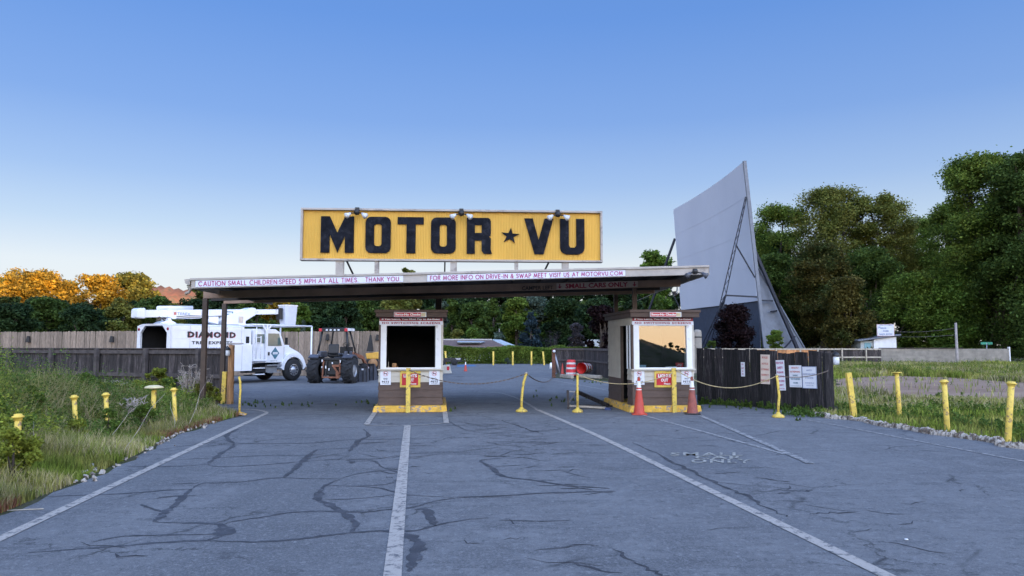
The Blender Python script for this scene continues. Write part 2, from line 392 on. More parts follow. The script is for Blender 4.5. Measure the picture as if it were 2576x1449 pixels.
# ================= GROUND =================
def node_mat(name):
    m = bpy.data.materials.new(name); t, N, L = nt(m); return m, N, L, N['Principled BSDF']
def mix(N, L, f, a, b):
    x = N.new('ShaderNodeMix'); x.data_type = 'RGBA'; x.clamp_factor = True
    if isinstance(f, float): x.inputs[0].default_value = f
    else: L.new(f, x.inputs[0])
    for i, c in ((6, a), (7, b)):
        if isinstance(c, tuple): x.inputs[i].default_value = (*c, 1)
        else: L.new(c, x.inputs[i])
    return x.outputs[2]
def noise(N, L, vec, scale, detail=6, rough=.6, lo=None, hi=None, stretch=None):
    n = N.new('ShaderNodeTexNoise'); n.inputs['Scale'].default_value = scale; n.inputs['Detail'].default_value = detail
    n.inputs['Roughness'].default_value = rough
    if stretch:
        mp = N.new('ShaderNodeMapping'); mp.inputs['Scale'].default_value = stretch; L.new(vec, mp.inputs[0]); vec = mp.outputs[0]
    L.new(vec, n.inputs['Vector'])
    if lo is None: return n.outputs[0]
    r = N.new('ShaderNodeMapRange'); r.inputs[1].default_value = lo; r.inputs[2].default_value = hi; L.new(n.outputs[0], r.inputs[0])
    return r.outputs[0]

def asphalt_mat():
    m, N, L, b = node_mat('asphalt')
    tc = N.new('ShaderNodeTexCoord').outputs['Object']
    c = mix(N, L, noise(N, L, tc, .35, 8, .7, .44, .56), (.115, .116, .122), (.160, .160, .164))
    c = mix(N, L, noise(N, L, tc, 2.3, 8, .75, .48, .62), c, (.200, .200, .203))
    c = mix(N, L, noise(N, L, tc, 1.1, 9, .75, .535, .62, (.30, 1.2, 1)), c, (.080, .082, .088))    # worn dark smears
    c = mix(N, L, noise(N, L, tc, .22, 6, .6, .52, .64, (1.6, .30, 1)), c, (.100, .103, .110))     # long tyre tracks
    c = mix(N, L, noise(N, L, tc, 6.5, 8, .8, .52, .60), c, (.088, .090, .096))
    c = mix(N, L, noise(N, L, tc, 15, 5, .8, .54, .62), c, (.25, .25, .255))
    a = noise(N, L, tc, 42, 3, .8, .42, .68)
    c = mix(N, L, a, c, (.205, .205, .207))
    a2 = noise(N, L, tc, 110, 2, .8, .56, .66)
    c = mix(N, L, a2, c, (.06, .062, .066))
    cr = N.new('ShaderNodeTexVoronoi'); cr.feature = 'DISTANCE_TO_EDGE'; cr.inputs['Scale'].default_value = .55
    wn = noise(N, L, tc, 1.6, 8, .7); vm = N.new('ShaderNodeVectorMath'); vm.operation = 'MULTIPLY_ADD'
    L.new(wn, vm.inputs[0]); vm.inputs[1].default_value = (1.2, 1.2, 0); L.new(tc, vm.inputs[2]); L.new(vm.outputs[0], cr.inputs['Vector'])
    r = N.new('ShaderNodeMapRange'); r.inputs[1].default_value = .0; r.inputs[2].default_value = .016; r.inputs[3].default_value = 1; r.inputs[4].default_value = 0
    L.new(cr.outputs['Distance'], r.inputs[0])
    mm = N.new('ShaderNodeMath'); mm.operation = 'MULTIPLY'; L.new(r.outputs[0], mm.inputs[0]); L.new(noise(N, L, tc, .5, 5, .6, .48, .60), mm.inputs[1])
    c = mix(N, L, mm.outputs[0], c, (.040, .041, .044))
    L.new(c, b.inputs['Base Color'])
    b.inputs['Roughness'].default_value = .9; b.inputs['Specular IOR Level'].default_value = .3
    bp = N.new('ShaderNodeBump'); bp.inputs['Strength'].default_value = .5; bp.inputs['Distance'].default_value = .01
    L.new(noise(N, L, tc, 90, 4, .8), bp.inputs['Height']); L.new(bp.outputs[0], b.inputs['Normal'])
    return m
M['asphalt'] = asphalt_mat()
def ground_mat():
    m, N, L, b = node_mat('ground')
    tc = N.new('ShaderNodeTexCoord').outputs['Object']
    c = mix(N, L, noise(N, L, tc, .25, 8, .7, .40, .60), (.15, .125, .10), (.075, .09, .03))
    c = mix(N, L, noise(N, L, tc, 1.3, 8, .7, .5, .65), c, (.12, .105, .06))
    c = mix(N, L, noise(N, L, tc, 14, 5, .8, .4, .7), c, (.05, .055, .028))
    L.new(c, b.inputs['Base Color']); b.inputs['Roughness'].default_value = 1; b.inputs['Specular IOR Level'].default_value = .1
    bp = N.new('ShaderNodeBump'); bp.inputs['Strength'].default_value = .8; bp.inputs['Distance'].default_value = .06
    L.new(noise(N, L, tc, 8, 6, .8), bp.inputs['Height']); L.new(bp.outputs[0], b.inputs['Normal'])
    return m
M['ground'] = ground_mat()
def dirt_mat():
    m, N, L, b = node_mat('bare_dirt')
    tc = N.new('ShaderNodeTexCoord').outputs['Object']
    c = mix(N, L, noise(N, L, tc, .5, 8, .7, .4, .62, (.4, 1, 1)), (.28, .170, .112), (.37, .25, .175))
    c = mix(N, L, noise(N, L, tc, 2.2, 9, .75, .53, .64, (.4, 1, 1)), c, (.15, .105, .08))
    L.new(c, b.inputs['Base Color']); b.inputs['Roughness'].default_value = 1
    bp = N.new('ShaderNodeBump'); bp.inputs['Strength'].default_value = .9; bp.inputs['Distance'].default_value = .05
    L.new(noise(N, L, tc, 5, 8, .8), bp.inputs['Height']); L.new(bp.outputs[0], b.inputs['Normal'])
    return m
M['dirt'] = dirt_mat()
def paint_mat(name, col, lo, hi):
    """road paint worn away in patches down to the asphalt colour"""
    m, N, L, b = node_mat(name)
    tc = N.new('ShaderNodeTexCoord').outputs['Object']
    c = mix(N, L, noise(N, L, tc, 9, 8, .8, lo, hi), col, (.12, .12, .125))
    c = mix(N, L, noise(N, L, tc, 70, 3, .8, .55, .8), c, (.2, .2, .2))
    L.new(c, b.inputs['Base Color']); b.inputs['Roughness'].default_value = .85; b.inputs['Specular IOR Level'].default_value = .2
    return m
M['paint'] = paint_mat('road_paint', (.42, .375, .33), .51, .60)
M['paint_worn'] = paint_mat('worn_road_paint', (.34, .325, .31), .47, .56)
M['paint_text'] = paint_mat('worn_stencil_paint', (.40, .38, .33), .50, .58)
M['crack'] = mat('crack_sealer', (.052, .053, .060), .75, .25, 5, .3, 60, col2=(.10, .10, .108), f2=(.56, .72), s2=9)
M['crackline'] = mat('open_crack', (.035, .036, .042), .95, .3, 9, col2=(.07, .07, .075), f2=(.5, .62), s2=7)

def sheet(name, pts, z, m):
    me = bpy.data.meshes.new(name); me.from_pydata([(p[0], p[1], z) for p in pts], [], [tuple(range(len(pts)))])
    me.materials.append(m); o = link(name, me); tag(o, kind='structure')
    if me.polygons[0].normal.z < 0: me.flip_normals()
    return o
sheet('ground', [(-3000, -3000), (3000, -3000), (3000, 4000), (-3000, 4000)], -.012, M['ground'])
LE = [G(*p) for p in ((0, 1300), (90, 1262), (200, 1217), (330, 1157), (450, 1094), (540, 1064), (612, 1045))]   # left asphalt edge
def ragged(pts, amp, step, seed=1):
    r = random.Random(seed); out = []
    for a, b in zip(pts[:-1], pts[1:]):
        a = Vector(a[:2]); b = Vector(b[:2]); n = max(1, int((b - a).length / step)); nn = Vector((-(b-a).y, (b-a).x)).normalized()
        for i in range(n): out.append(a.lerp(b, i / n) + nn * r.uniform(-amp, amp))
    out.append(Vector(pts[-1][:2])); return out
KZ = [(20, 960), (130, 972), (250, 992), (500, 1012), (740, 1068), (900, 1087), (1040, 1110), (1250, 1150), (1400, 1167), (1600, 1195), (1900, 1240), (2104, 1290)]
KP = [G(2036 + .2566 * a, 796.7 + .2566 * b + 3) for a, b in KZ] + [Vector((10.4, 10.2, 0)), Vector((13.5, 7.5, 0)), Vector((20, 3, 0))]
FR = [G(2088, 1041), G(1960, 1030), G(1850, 1021), G(1754, 1014)]
asp = ragged([Vector((-9.5, -30)), Vector((-7.6, -2)), Vector((-6.4, 4))] + LE, .07, .35, 3)
asp += [Vector(p) for p in ((-8.2, 19.3), (-9.9, 25.5), (-40, 27.5), (-40, 41.2), (-8.6, 41.2), (-8.6, 68), (5, 68), (2.1, 38.6), (6, 32), (6.5, 22.3))]
asp += ragged(list(reversed(FR)), .05, .5, 5) + [Vector(p[:2]) for p in KP] + [Vector((24, -30))]
sheet('parking_lot', asp, 0.0, M['asphalt'])
# bare dirt in the field on the right
dp = [G(*p) for p in ((2099, 953), (2240, 945), (2400, 950), (2576, 962), (2700, 970))] + [G(*p) for p in ((2700, 1030), (2576, 1015), (2470, 1010), (2380, 1000), (2290, 1003), (2180, 995), (2099, 985))]
sheet('dirt_patch', ragged(dp + [dp[0]], .35, .8, 8)[:-1], -.006, M['dirt'])

# ================= ROAD MARKINGS =================
def strip(mb, pts, w, jit=0.0, z=.006, seed=0, taper=False):
    r = random.Random(seed); P = []
    for a, b in zip(pts[:-1], pts[1:]):
        a, b = Vector(a[:2]), Vector(b[:2]); n = max(1, int((b - a).length / .25)) if jit else 1
        for i in range(n): P.append(a.lerp(b, i / n))
    P.append(Vector(pts[-1][:2])); n = len(P); vs = []
    for i, p in enumerate(P):
        d = (P[min(i+1, n-1)] - P[max(i-1, 0)]).normalized(); nn = Vector((-d.y, d.x))
        ww = w * (1 + r.uniform(-.45, .6) * (jit > 0)); o = r.uniform(-jit, jit)
        if taper: ww *= min(1, .25 + 3 * min(i, n - 1 - i) / max(1, n))
        q = p + nn * o
        vs += [(q.x + nn.x * ww / 2, q.y + nn.y * ww / 2, z), (q.x - nn.x * ww / 2, q.y - nn.y * ww / 2, z)]
    mb.add(vs, [(2*i, 2*i+1, 2*i+3, 2*i+2) for i in range(n - 1)])
def smooth(pts, k=4):
    P = [Vector(p[:2]) for p in pts]; out = []
    for i in range(len(P) - 1):
        p0, p1, p2, p3 = P[max(i-1, 0)], P[i], P[i+1], P[min(i+2, len(P)-1)]
        for j in range(k):
            t = j / k
            out.append(.5 * ((2*p1) + (p2-p0)*t + (2*p0-5*p1+4*p2-p3)*t*t + (3*p1-p0-3*p2+p3)*t**3))
    out.append(P[-1]); return out
mb = MB()
gl = lambda *pts: [G(*p) for p in pts]
L0 = gl((668, 1041), (0, 1356)); ext = L0[1] + (L0[1] - L0[0]).normalized() * 7
strip(mb, [L0[0], L0[1], ext], .115)
strip(mb, smooth(gl((560, 1028), (600, 1029), (640, 1031), (664, 1035), (670, 1040), (655, 1047))), .10, z=.0055)
c0 = gl((1025, 1071), (987, 1449)); strip(mb, [c0[0], c0[1], c0[1] + (c0[1] - c0[0]).normalized() * 6], .135)
r0 = gl((1352, 1031), (1500, 1095), (1720, 1202), (2230, 1449))
strip(mb, smooth(r0[:3]) + [r0[3], r0[3] + (r0[3] - r0[2]).normalized() * 8], .125)
MB_ = mb; mb.build('road_markings', M['paint'], fix=False)['kind'] = 'structure'
mb = MB()
strip(mb, smooth(gl((1120, 985), (1180, 987), (1250, 988), (1290, 998), (1320, 1012), (1352, 1031))), .10)
strip(mb, gl((1600, 1040), (1975, 1143)), .10); strip(mb, gl((1762, 1046), (2040, 1167)), .12, z=.009)
strip(mb, gl((1366, 952), (1420, 962), (1523, 981)), .10)
f0 = gl((2000, 1052), (2087, 1067), (2300, 1108), (2576, 1161)); strip(mb, smooth(f0) + [f0[3] + (f0[3] - f0[2])], .085)
strip(mb, gl((900, 985), (940, 984)), .08); strip(mb, gl((650, 961), (690, 961)), .1)
strip(mb, gl((1130, 931), (1380, 927)), .12)
mb.build('worn_road_markings', M['paint_worn'], fix=False)['kind'] = 'structure'
# raised island outline in front of the near booth
mb = MB()
strip(mb, gl((943, 1038), (922, 1069)), .12, z=.012); strip(mb, gl((1119, 1037), (1123, 1065)), .12, z=.012)
strip(mb, smooth(gl((918, 1069), (935, 1070.5), (1000, 1071), (1070, 1069), (1126, 1063.5))), .055, z=.009)
mb.build('island_markings', M['paint'], fix=False)['kind'] = 'structure'
mb = MB()
for s_, x0, x1, y0, y1 in (('SMALL', 1686, 1868, 1138, 1146), ('CAR', 1748, 1868, 1146.5, 1154), ('ONLY', 1738, 1890, 1155, 1164)):
    v, f = fit_text(s_, 1, 1, .02, 1.15)
    q = [G(x0, y1, .008), G(x1, y1, .008), G(x1, y0, .008), G(x0, y0, .008)]
    mb.add([q[0].lerp(q[1], a + .5).lerp(q[3].lerp(q[2], a + .5), b + .5) for a, b in v], f)
mb.build('lane_stencil', M['paint_text'], fix=False)['kind'] = 'structure'
mb = MB(); q = gl((1150, 919), (1192, 918), (1200, 921.5), (1150, 922.5)); mb.add([(p.x, p.y, .006) for p in q], [(0, 1, 2, 3)])
mb.build('blue_bay_marking', mat('blue_road_paint', (.06, .16, .32), .8, .3, 5), fix=False)['kind'] = 'structure'

# ================= CRACKS =================
za = lambda a, b: G(177 + .4123 * a, 1018 + .4123 * b)
zb = lambda a, b: G(1150.8 + .5533 * a, 973.7 + .5533 * b)
seal = [  # (points, width)
 ([(-260, 905), (0, 885), (250, 868), (520, 845), (720, 832), (820, 830), (900, 808), (940, 775), (925, 737), (860, 725), (700, 722), (560, 720), (505, 712)], .062),
 ([(505, 712), (545, 690), (580, 655), (640, 610), (690, 560), (740, 515)], .10),
 ([(740, 515), (800, 482), (900, 478), (1060, 470), (1200, 452), (1300, 447), (1450, 452), (1640, 452)], .05),
 ([(925, 735), (1000, 712), (1150, 690), (1300, 665), (1450, 652), (1640, 655), (1800, 655), (1950, 640), (2100, 625), (2180, 600), (2380, 568), (2700, 565)], .05),
 ([(820, 830), (950, 835), (1150, 838), (1400, 820), (1560, 800), (1720, 782), (1900, 770), (2100, 770), (2230, 738), (2400, 705), (2560, 690)], .05),
 ([(1720, 782), (1740, 730), (1700, 690), (1650, 650), (1580, 610), (1510, 580), (1520, 540), (1550, 500), (1620, 465)], .105),
 ([(1620, 465), (1720, 430), (1850, 408), (1960, 402), (2015, 435), (1980, 470), (1900, 490), (1700, 497), (1560, 490)], .055),
 ([(1960, 402), (1900, 380), (1850, 345), (1720, 345), (1700, 337), (1880, 330), (2100, 298), (2500, 295)], .05),
 ([(1510, 580), (1700, 577), (1900, 560), (2010, 550), (2340, 568)], .035),
 ([(2010, 548), (1930, 520), (1850, 505), (1700, 497)], .05),
 ([(2100, 640), (2175, 643), (2200, 700), (2230, 740)], .10),
 ([(1900, 772), (2030, 788), (2100, 820), (2130, 850), (2110, 900), (2090, 960), (2068, 1020)], .12),
 ([(1000, 240), (985, 260), (930, 290), (880, 330), (835, 365)], .10),
 ([(835, 365), (900, 378), (1050, 375), (1250, 362), (1400, 350), (1600, 335), (1880, 330)], .055),
 ([(330, 378), (520, 378), (700, 375), (830, 362)], .05), ([(1000, 240), (960, 210), (960, 180), (1030, 150)], .09),
 ([(720, 262), (1000, 240), (1200, 238), (1450, 235), (1700, 215), (2000, 210), (2300, 205)], .055),
 ([(1300, 447), (1370, 390), (1420, 345), (1470, 300), (1510, 272)], .10), ([(1510, 272), (1720, 262), (1760, 230)], .05),
 ([(-150, 563), (0, 555), (300, 545), (560, 525), (740, 515)], .055), ([(620, 485), (780, 480)], .06),
 ([(130, 840), (300, 806), (400, 800), (700, 795), (880, 790)], .045), ([(500, 578), (600, 562), (780, 555)], .045),
 ([(430, 610), (500, 635), (560, 655)], .05), ([(900, 66), (1060, 72), (1400, 62), (1850, 52)], .09), ([(650, 335), (900, 325), (1200, 310), (1420, 310), (1500, 300)], .045),
 ([(925, 733), (945, 775), (905, 800)], .17), ([(1790, 150), (1820, 190), (1760, 220), (1720, 262), (1700, 290)], .09),
 ([(2290, 90), (2400, 150), (2500, 170)], .05), ([(1720, 345), (1715, 360)], .1)]
mb = MB()
for i, (p, wd) in enumerate(seal):
    strip(mb, smooth([za(*q) for q in p], 5), wd * (.80 if wd < .08 else .80), .009, z=.0022 + .0003 * (i % 6), seed=i, taper=True)
for i, (p, wd) in enumerate([([(0, 500), (200, 495), (400, 483), (620, 477), (720, 475)], .035), ([(620, 470), (500, 450), (350, 425), (240, 413), (190, 398), (155, 365), (105, 335), (200, 325)], .06)]):
    strip(mb, smooth([zb(*q) for q in p], 5), wd, .012, z=.0044 + .0003 * i, seed=i, taper=True)
mb.build('crack_seals', M['crack'], fix=False)['kind'] = 'structure'
mb = MB()
for i, (p, wd) in enumerate([([(790, 250), (900, 300), (1000, 350), (1100, 400), (1200, 450), (1300, 490), (1400, 545), (1500, 590)], .05),
    ([(500, 795), (600, 820), (750, 850)], .03), ([(720, 735), (800, 790), (900, 840), (960, 862)], .03), ([(1350, 410), (1480, 430), (1500, 428)], .05),
    ([(200, 150), (270, 175), (330, 195), (390, 215)], .05), ([(1450, 465), (1550, 475), (1620, 470)], .05), ([(1600, 580), (1700, 572), (1830, 575)], .03),
    ([(110, 270), (250, 255), (400, 250)], .04), ([(350, 740), (580, 718), (640, 722)], .03), ([(1430, 310), (1480, 306), (1560, 302)], .03)]):
    strip(mb, smooth([zb(*q) for q in p], 5), wd, .035, z=.0026, seed=i + 40, taper=True)
r_ = random.Random(5)
def frag(cx, cy, n, sx, sy, wmax=.06):
    for i in range(n):
        a, b = r_.gauss(cx, sx), r_.gauss(cy, sy)
        p = G(a, max(930, b)); l = r_.uniform(.15, .7); an = r_.gauss(0, .45)
        q = [p + Vector((l * k * math.cos(an), l * k * math.sin(an) + r_.uniform(-.06, .06), 0)) for k in (-.5, -.2, .15, .5)]
        strip(mb, q, r_.uniform(.012, wmax * .6), .02, z=.0029 + .0001 * (i % 9), seed=i, taper=True)
frag(1300, 1110, 55, 45, 28); frag(1430, 1185, 12, 50, 35, .09); frag(1200, 1060, 26, 70, 14); frag(1750, 1090, 16, 110, 22); frag(1900, 1250, 10, 160, 60)
frag(1360, 1330, 5, 90, 50, .05); frag(980, 1110, 8, 60, 14); frag(800, 1010, 26, 120, 12, .12); frag(1300, 960, 26, 120, 16, .12); frag(330, 1370, 2, 60, 40)
frag(1000, 1150, 20, 70, 30); frag(1450, 1010, 22, 90, 12, .1); frag(2200, 1290, 6, 150, 60, .04); frag(760, 975, 30, 90, 9, .14)
mb.build('open_cracks', M['crackline'], fix=False)['kind'] = 'structure'

# ================= HILLS =================
def ridge(name, pts, wd, m, seed=0, amp=.12, nseg=60, prof=(1, .82, .55, .28, 0)):
    """ridge line through pts (x, y, h); slopes fall to the ground on both sides over wd"""
    r = np.random.default_rng(seed); P = [Vector(p) for p in pts]; C = []
    nseg = nseg // (len(P) - 1) * (len(P) - 1)
    for i in range(nseg + 1):
        t = i / nseg * (len(P) - 1); k = min(int(t), len(P) - 2); C.append(P[k].lerp(P[k+1], t - k))
    rows = []; offs = [-1, -.72, -.45, -.2, 0, .2, .45, .72, 1]; hs = [0, .28, .55, .82, 1, .82, .55, .28, 0]
    V = []
    for i, c in enumerate(C):
        d = (C[min(i+1, nseg)] - C[max(i-1, 0)]); nn = Vector((-d.y, d.x, 0)).normalized()
        for o, h in zip(offs, hs):
            e = 1 + amp * r.normal() * (1 if 0 < h else 0)
            q = c + nn * wd * o * (1 + .06 * r.normal())
            V.append((q.x, q.y, max(0, c.z * h * e) - (.5 if h == 0 else 0)))
    nn_ = len(offs); Fq = [(i*nn_+j, i*nn_+j+1, (i+1)*nn_+j+1, (i+1)*nn_+j) for i in range(nseg) for j in range(nn_-1)]
    mb = MB(); mb.add(V, Fq, 0, True); o = mb.build(name, m); o['kind'] = 'structure'
    return o
ridge('shading_hill', [(-700, -230, 45), (-300, -215, 38), (-100, -205, 28), (0, -200, 24), (50, -200, 19), (74, -200, 14.5), (86, -200, 11.8), (93, -200, 9.4), (99, -200, 7.6), (105, -200, 6.4), (112, -200, 10), (122, -200, 20), (135, -200, 29), (160, -200, 31), (190, -200, 33), (215, -200, 38), (250, -200, 46), (290, -200, 54), (350, -205, 60), (800, -230, 70)], 55, M['ground'], 1, .02, 120)  # unseen hill, crest shaped to shade the foreground and clear the booth reflection
ridge('red_hill', [(-285, 425, 4), (-245, 425, 25), (-215, 425, 35.5), (-195, 425, 35), (-175, 430, 31), (-150, 435, 25), (-120, 440, 14), (-90, 445, 4)], 60, M['hillred'], 3, .02)
# ================= FOLIAGE =================
def leaf_cards(cent, size, r, flat=.5, aspect=.6):
    """one small bent leaf-clump face per centre -> V, F (quads)"""
    n = len(cent)
    nrm = r.normal(size=(n, 3)); nrm[:, 2] = np.abs(nrm[:, 2]) * (1 + flat) + .2
    nrm /= np.linalg.norm(nrm, axis=1, keepdims=True)
    a = np.cross(nrm, r.normal(size=(n, 3))); a /= np.linalg.norm(a, axis=1, keepdims=True)
    b = np.cross(nrm, a); s = size * r.uniform(.6, 1.4, (n, 1))
    V = np.stack([cent - a*s, cent - b*s*aspect + nrm*s*.2, cent + a*s, cent + b*s*aspect - nrm*s*.15], 1).reshape(-1, 3)
    return V, np.arange(4*n).reshape(n, 4)
def crown_points(seed, w, h, lobes, n, shape='round', base=.25, fuzz=.16):
    """points clustered on the shells of many lobes that fill an uneven crown; z from base*h to h"""
    r = np.random.default_rng(seed); C = []; Rr = []
    for i in range(lobes):
        t = r.uniform(0, 1)
        if shape == 'round':
            z = base + (1 - base) * (t ** .75); e = math.sin(math.pi * min(.97, .14 + .80 * (z - base) / (1 - base))) ** .6
            rad = w * e * math.sqrt(r.uniform(.02, 1)) * .80; lr = min(w, .42 * h) * r.uniform(.20, .40)
        elif shape == 'cone':
            z = base + (1 - base) * t ** 1.4; e = (1 - (z - base) / (1 - base)) ** .85
            rad = w * e * r.uniform(.35, .95); lr = w * (.10 + .16 * e)
        else:   # column
            z = base + (1 - base) * t; e = (math.sin(math.pi * min(.96, .1 + .86 * (z - base) / (1 - base)))) ** .35
            rad = w * e * r.uniform(.1, .8); lr = w * r.uniform(.22, .42)
        an = r.uniform(0, 2 * math.pi); zz = min(z * h, h - lr * .62)
        C.append((rad * math.cos(an), rad * math.sin(an), zz)); Rr.append(lr)
    C = np.array(C); Rr = np.array(Rr); p = Rr ** 2; idx = r.choice(lobes, n, p=p / p.sum())
    if fuzz > .2: Rr = Rr * .70
    d = r.normal(size=(n, 3)); d /= np.linalg.norm(d, axis=1, keepdims=True)
    rr = Rr[idx] * (r.uniform(.35, 1, n) ** .5 + fuzz * r.normal(size=n))
    P = C[idx] + d * rr[:, None] * np.array([1, 1, .72])
    return P, C, Rr
def trunk_mb(seed, w, h, C, rad, base, nlimb=9, bare=False):
    r = random.Random(seed); mb = MB(); top = h * (.62 if not bare else .8)
    x = y = 0; pts = []
    for i in range(7):
        pts.append((x, y, top * i / 6)); x += r.uniform(-.03, .03) * h * .4; y += r.uniform(-.03, .03) * h * .4
    mb.tube(pts, [rad * (1.15 - .8 * i / 6) for i in range(7)], 8)
    idx = r.sample(range(len(C)), min(nlimb, len(C)))
    for k in idx:
        c = Vector(C[k]); s = Vector(pts[r.randint(2, 5)]); m1 = s.lerp(c, .5) + Vector((r.uniform(-.3, .3), r.uniform(-.3, .3), r.uniform(.1, .5)))
        mb.tube([s, m1, c, c + (c - m1) * .06], [rad * .42, rad * .28, rad * .15, rad * .04], 5, cap=False)
    return mb
_cm = {}
def tree_meshes(key):
    if key in _cm: return _cm[key]
    seed, w, h, lobes, n, shape, base, ls, lm, fuzz = key
    P, C, Rr = crown_points(seed, w, h, lobes, n, shape, base, fuzz)
    r = np.random.default_rng(seed + 1); V, Fq = leaf_cards(P, ls, r, flat=.6 if shape != 'cone' else -.3)
    me = npmesh('crown', V, Fq, M[lm], 'mesh')
    t = trunk_mb(seed, w, h, C, .022 * h + .05, base, 12 if shape == 'round' else 3).build('trunk', M['trunk'])
    tm = t.data; bpy.data.objects.remove(t)
    _cm[key] = (me, tm); return _cm[key]
def tree(px, top, hw, Y, lm, label, shape='round', seed=1, n=9000, lobes=34, base=.22, name='broadleaf_tree', cat='tree', group=None, ls=None, fuzz=.16, x=None):
    """a tree standing at depth Y whose crown spans hw either side of px and reaches the row top"""
    X = XA(px, Y) if x is None else x; H = ZA(top, Y); Wd = hw / F * Y
    key = (seed, round(Wd, 1), round(H, 1), lobes, n, shape, base, ls or max(.07, .0020 * Y), lm, fuzz)
    me, tm = tree_meshes(key)
    t = thing(name, label, cat, (X, Y, -.02), random.uniform(0, 6.28), group)
    link('crown', me, t)
    link('trunk', tm, t)
    return t
# ================= CANOPY =================
K = .062
def CP(px, py, Y0): return AT(px, py, Y0, K)
def quad_text(q, body, m, name, parent, bold=.02, spacing=1.0, off=None, mx=.02, my=.14, push=.006):
    """text mapped on the quad bl, br, tr, tl"""
    v, f = fit_text(body, 1 - mx, 1 - my, bold, spacing); q = [Vector(p) for p in q]
    n = (q[1] - q[0]).cross(q[3] - q[0]).normalized() * push
    mb = MB(off or (0, 0, 0))
    mb.add([q[0].lerp(q[1], a + .5).lerp(q[3].lerp(q[2], a + .5), b + .5) + n for a, b in v], f)
    return mb.build(name, m, parent, fix=False)
FY = 17.45
fl_b, fr_b, fl_t, fr_t = CP(481, 726, FY), CP(1782, 690.5, FY), CP(481, 700, FY), CP(1782, 667, FY)
can = thing('entrance_canopy', 'long flat roofed canopy on brown posts spanning both ticket booths', 'canopy', (0, 19, 0))
O = (0, 19, 0)
back = Vector((-.35, 6.9, 0)); backr = Vector((-.1, 6.9, 0))
mb = MB(O); fi = Vector((.06, .12, 0))
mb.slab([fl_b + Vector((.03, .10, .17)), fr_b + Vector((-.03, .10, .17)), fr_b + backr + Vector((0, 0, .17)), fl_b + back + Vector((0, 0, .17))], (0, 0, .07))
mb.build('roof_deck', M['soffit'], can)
mb = MB(O); mb.slab([fl_b, fr_b, fr_t - Vector((0, 0, .05)), fl_t - Vector((0, 0, .05))], (-.006, .09, 0))
mb.build('fascia', M['trim'], can, bevel=.008)
mb = MB(O); up = Vector((0, 0, .055))
mb.slab([fl_t - up + Vector((-.02, -.03, 0)), fr_t - up + Vector((.02, -.03, 0)), fr_t + Vector((.02, -.03, 0)), fl_t + Vector((-.02, -.03, 0))], (-.006, .15, 0))
mb.build('drip_edge', M['trim'], can, bevel=.008)
for a, b in ((fl_b + Vector((0, .09, 0)), fl_b + back), (fr_b + Vector((0, .09, 0)), fr_b + backr)):
    mb = MB(O); mb.slab([a, b, b + Vector((0, 0, .24)), a + Vector((0, 0, .24))], (.05 if a.x > 0 else -.05, 0, 0)); mb.build('side_fascia', M['trim'], can)
# front beam, back beam
BY = 19.35
b1 = [CP(511, 751, BY), CP(1712, 721, BY), CP(1712, 703, BY), CP(511, 733, BY)]
MB(O).slab(b1, (0, .09, 0)).build('front_beam', M['beam'], can, bevel=.006)
BB = 22.4
b2 = [CP(562, 764, BB), CP(1647, 738, BB), CP(1647, 722, BB), CP(562, 749, BB)]
MB(O).slab(b2, (0, .1, 0)).build('back_beam', M['beam'], can, bevel=.006)
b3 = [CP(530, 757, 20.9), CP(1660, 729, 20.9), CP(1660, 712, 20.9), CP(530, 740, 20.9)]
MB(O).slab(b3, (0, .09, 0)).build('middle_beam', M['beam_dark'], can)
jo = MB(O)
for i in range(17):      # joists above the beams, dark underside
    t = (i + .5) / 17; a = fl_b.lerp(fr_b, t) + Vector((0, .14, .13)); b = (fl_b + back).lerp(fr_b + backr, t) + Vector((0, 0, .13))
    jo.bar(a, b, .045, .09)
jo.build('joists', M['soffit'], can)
for px, Y0, z1 in ((515, BY, None), (1597, BY, None)):
    p = CP(px, 760, Y0); zt = (b1[0].lerp(b1[1], (p.x - b1[0].x) / (b1[1].x - b1[0].x))).z
    MB(O).bb(p.x - .06, p.x + .06, p.y - .0, p.y + .11, -.02 if px < 600 else 2.58, zt).build('post', M['post'], can, bevel=.006)
for px in (563, 1103, 1550):
    p = CP(px, 760, BB); zt = (b2[0].lerp(b2[1], (p.x - b2[0].x) / (b2[1].x - b2[0].x))).z; w_ = .09 if px == 1103 else .06
    MB(O).bb(p.x - w_, p.x + w_, p.y + .01, p.y + .13, -.02, zt).build('post', M['post'], can, bevel=.006)
g = fl_t + Vector((-.05, .05, -.06))
mb = MB(O); mb.prism([(0, 0), (-.22, 0), (-.20, -.10), (-.07, -.15), (0, -.15)], 0, 6.6)
gm = MB(O)
for y0, y1, x0 in ((0, 6.6, -.03),):
    pr = [(g.x + a, g.z + b) for a, b in [(0, .05), (-.13, .04), (-.11, -.05), (-.05, -.09), (0, -.09)]]
    gm.prism(pr, g.y, g.y + 6.5)
gm.build('gutter', M['trim'], can)
MB(O).tube([g + Vector((-.05, .12, -.09)), g + Vector((-.04, .12, -.18)), g + Vector((-.07, .14, -.25)), g + Vector((-.16, .16, -.28))], .035, 8).build('downspout', M['trim'], can)
def double_flood(parent, c, name='floodlight', off=(0, 0, 0), yaw=0, clear=True):
    c = Vector(c); b = MB(off); b.lathe([(.0, .05), (.055, .05), (.07, 0), (.055, -.07), (0, -.08)], c, 12)
    f = b.build(name, M['black'], parent)
    for sx in (-1, 1):
        h = MB(off); p0 = c + Vector((sx * .05, -.02, -.03)); p1 = c + Vector((sx * .14, -.10, -.06)); d = Vector((sx * .12, -.10, -.10))
        h.tube([p0, p1], .018, 6); h.build('arm', M['black'], f)
        l = MB(off); l.tube([p1, p1 + d * .35, p1 + d * .75, p1 + d * .8], [.03, .045, .075, .0], 12); l.build('lamp', M['clear'] if clear else M['grey_fender'], f)
    return f
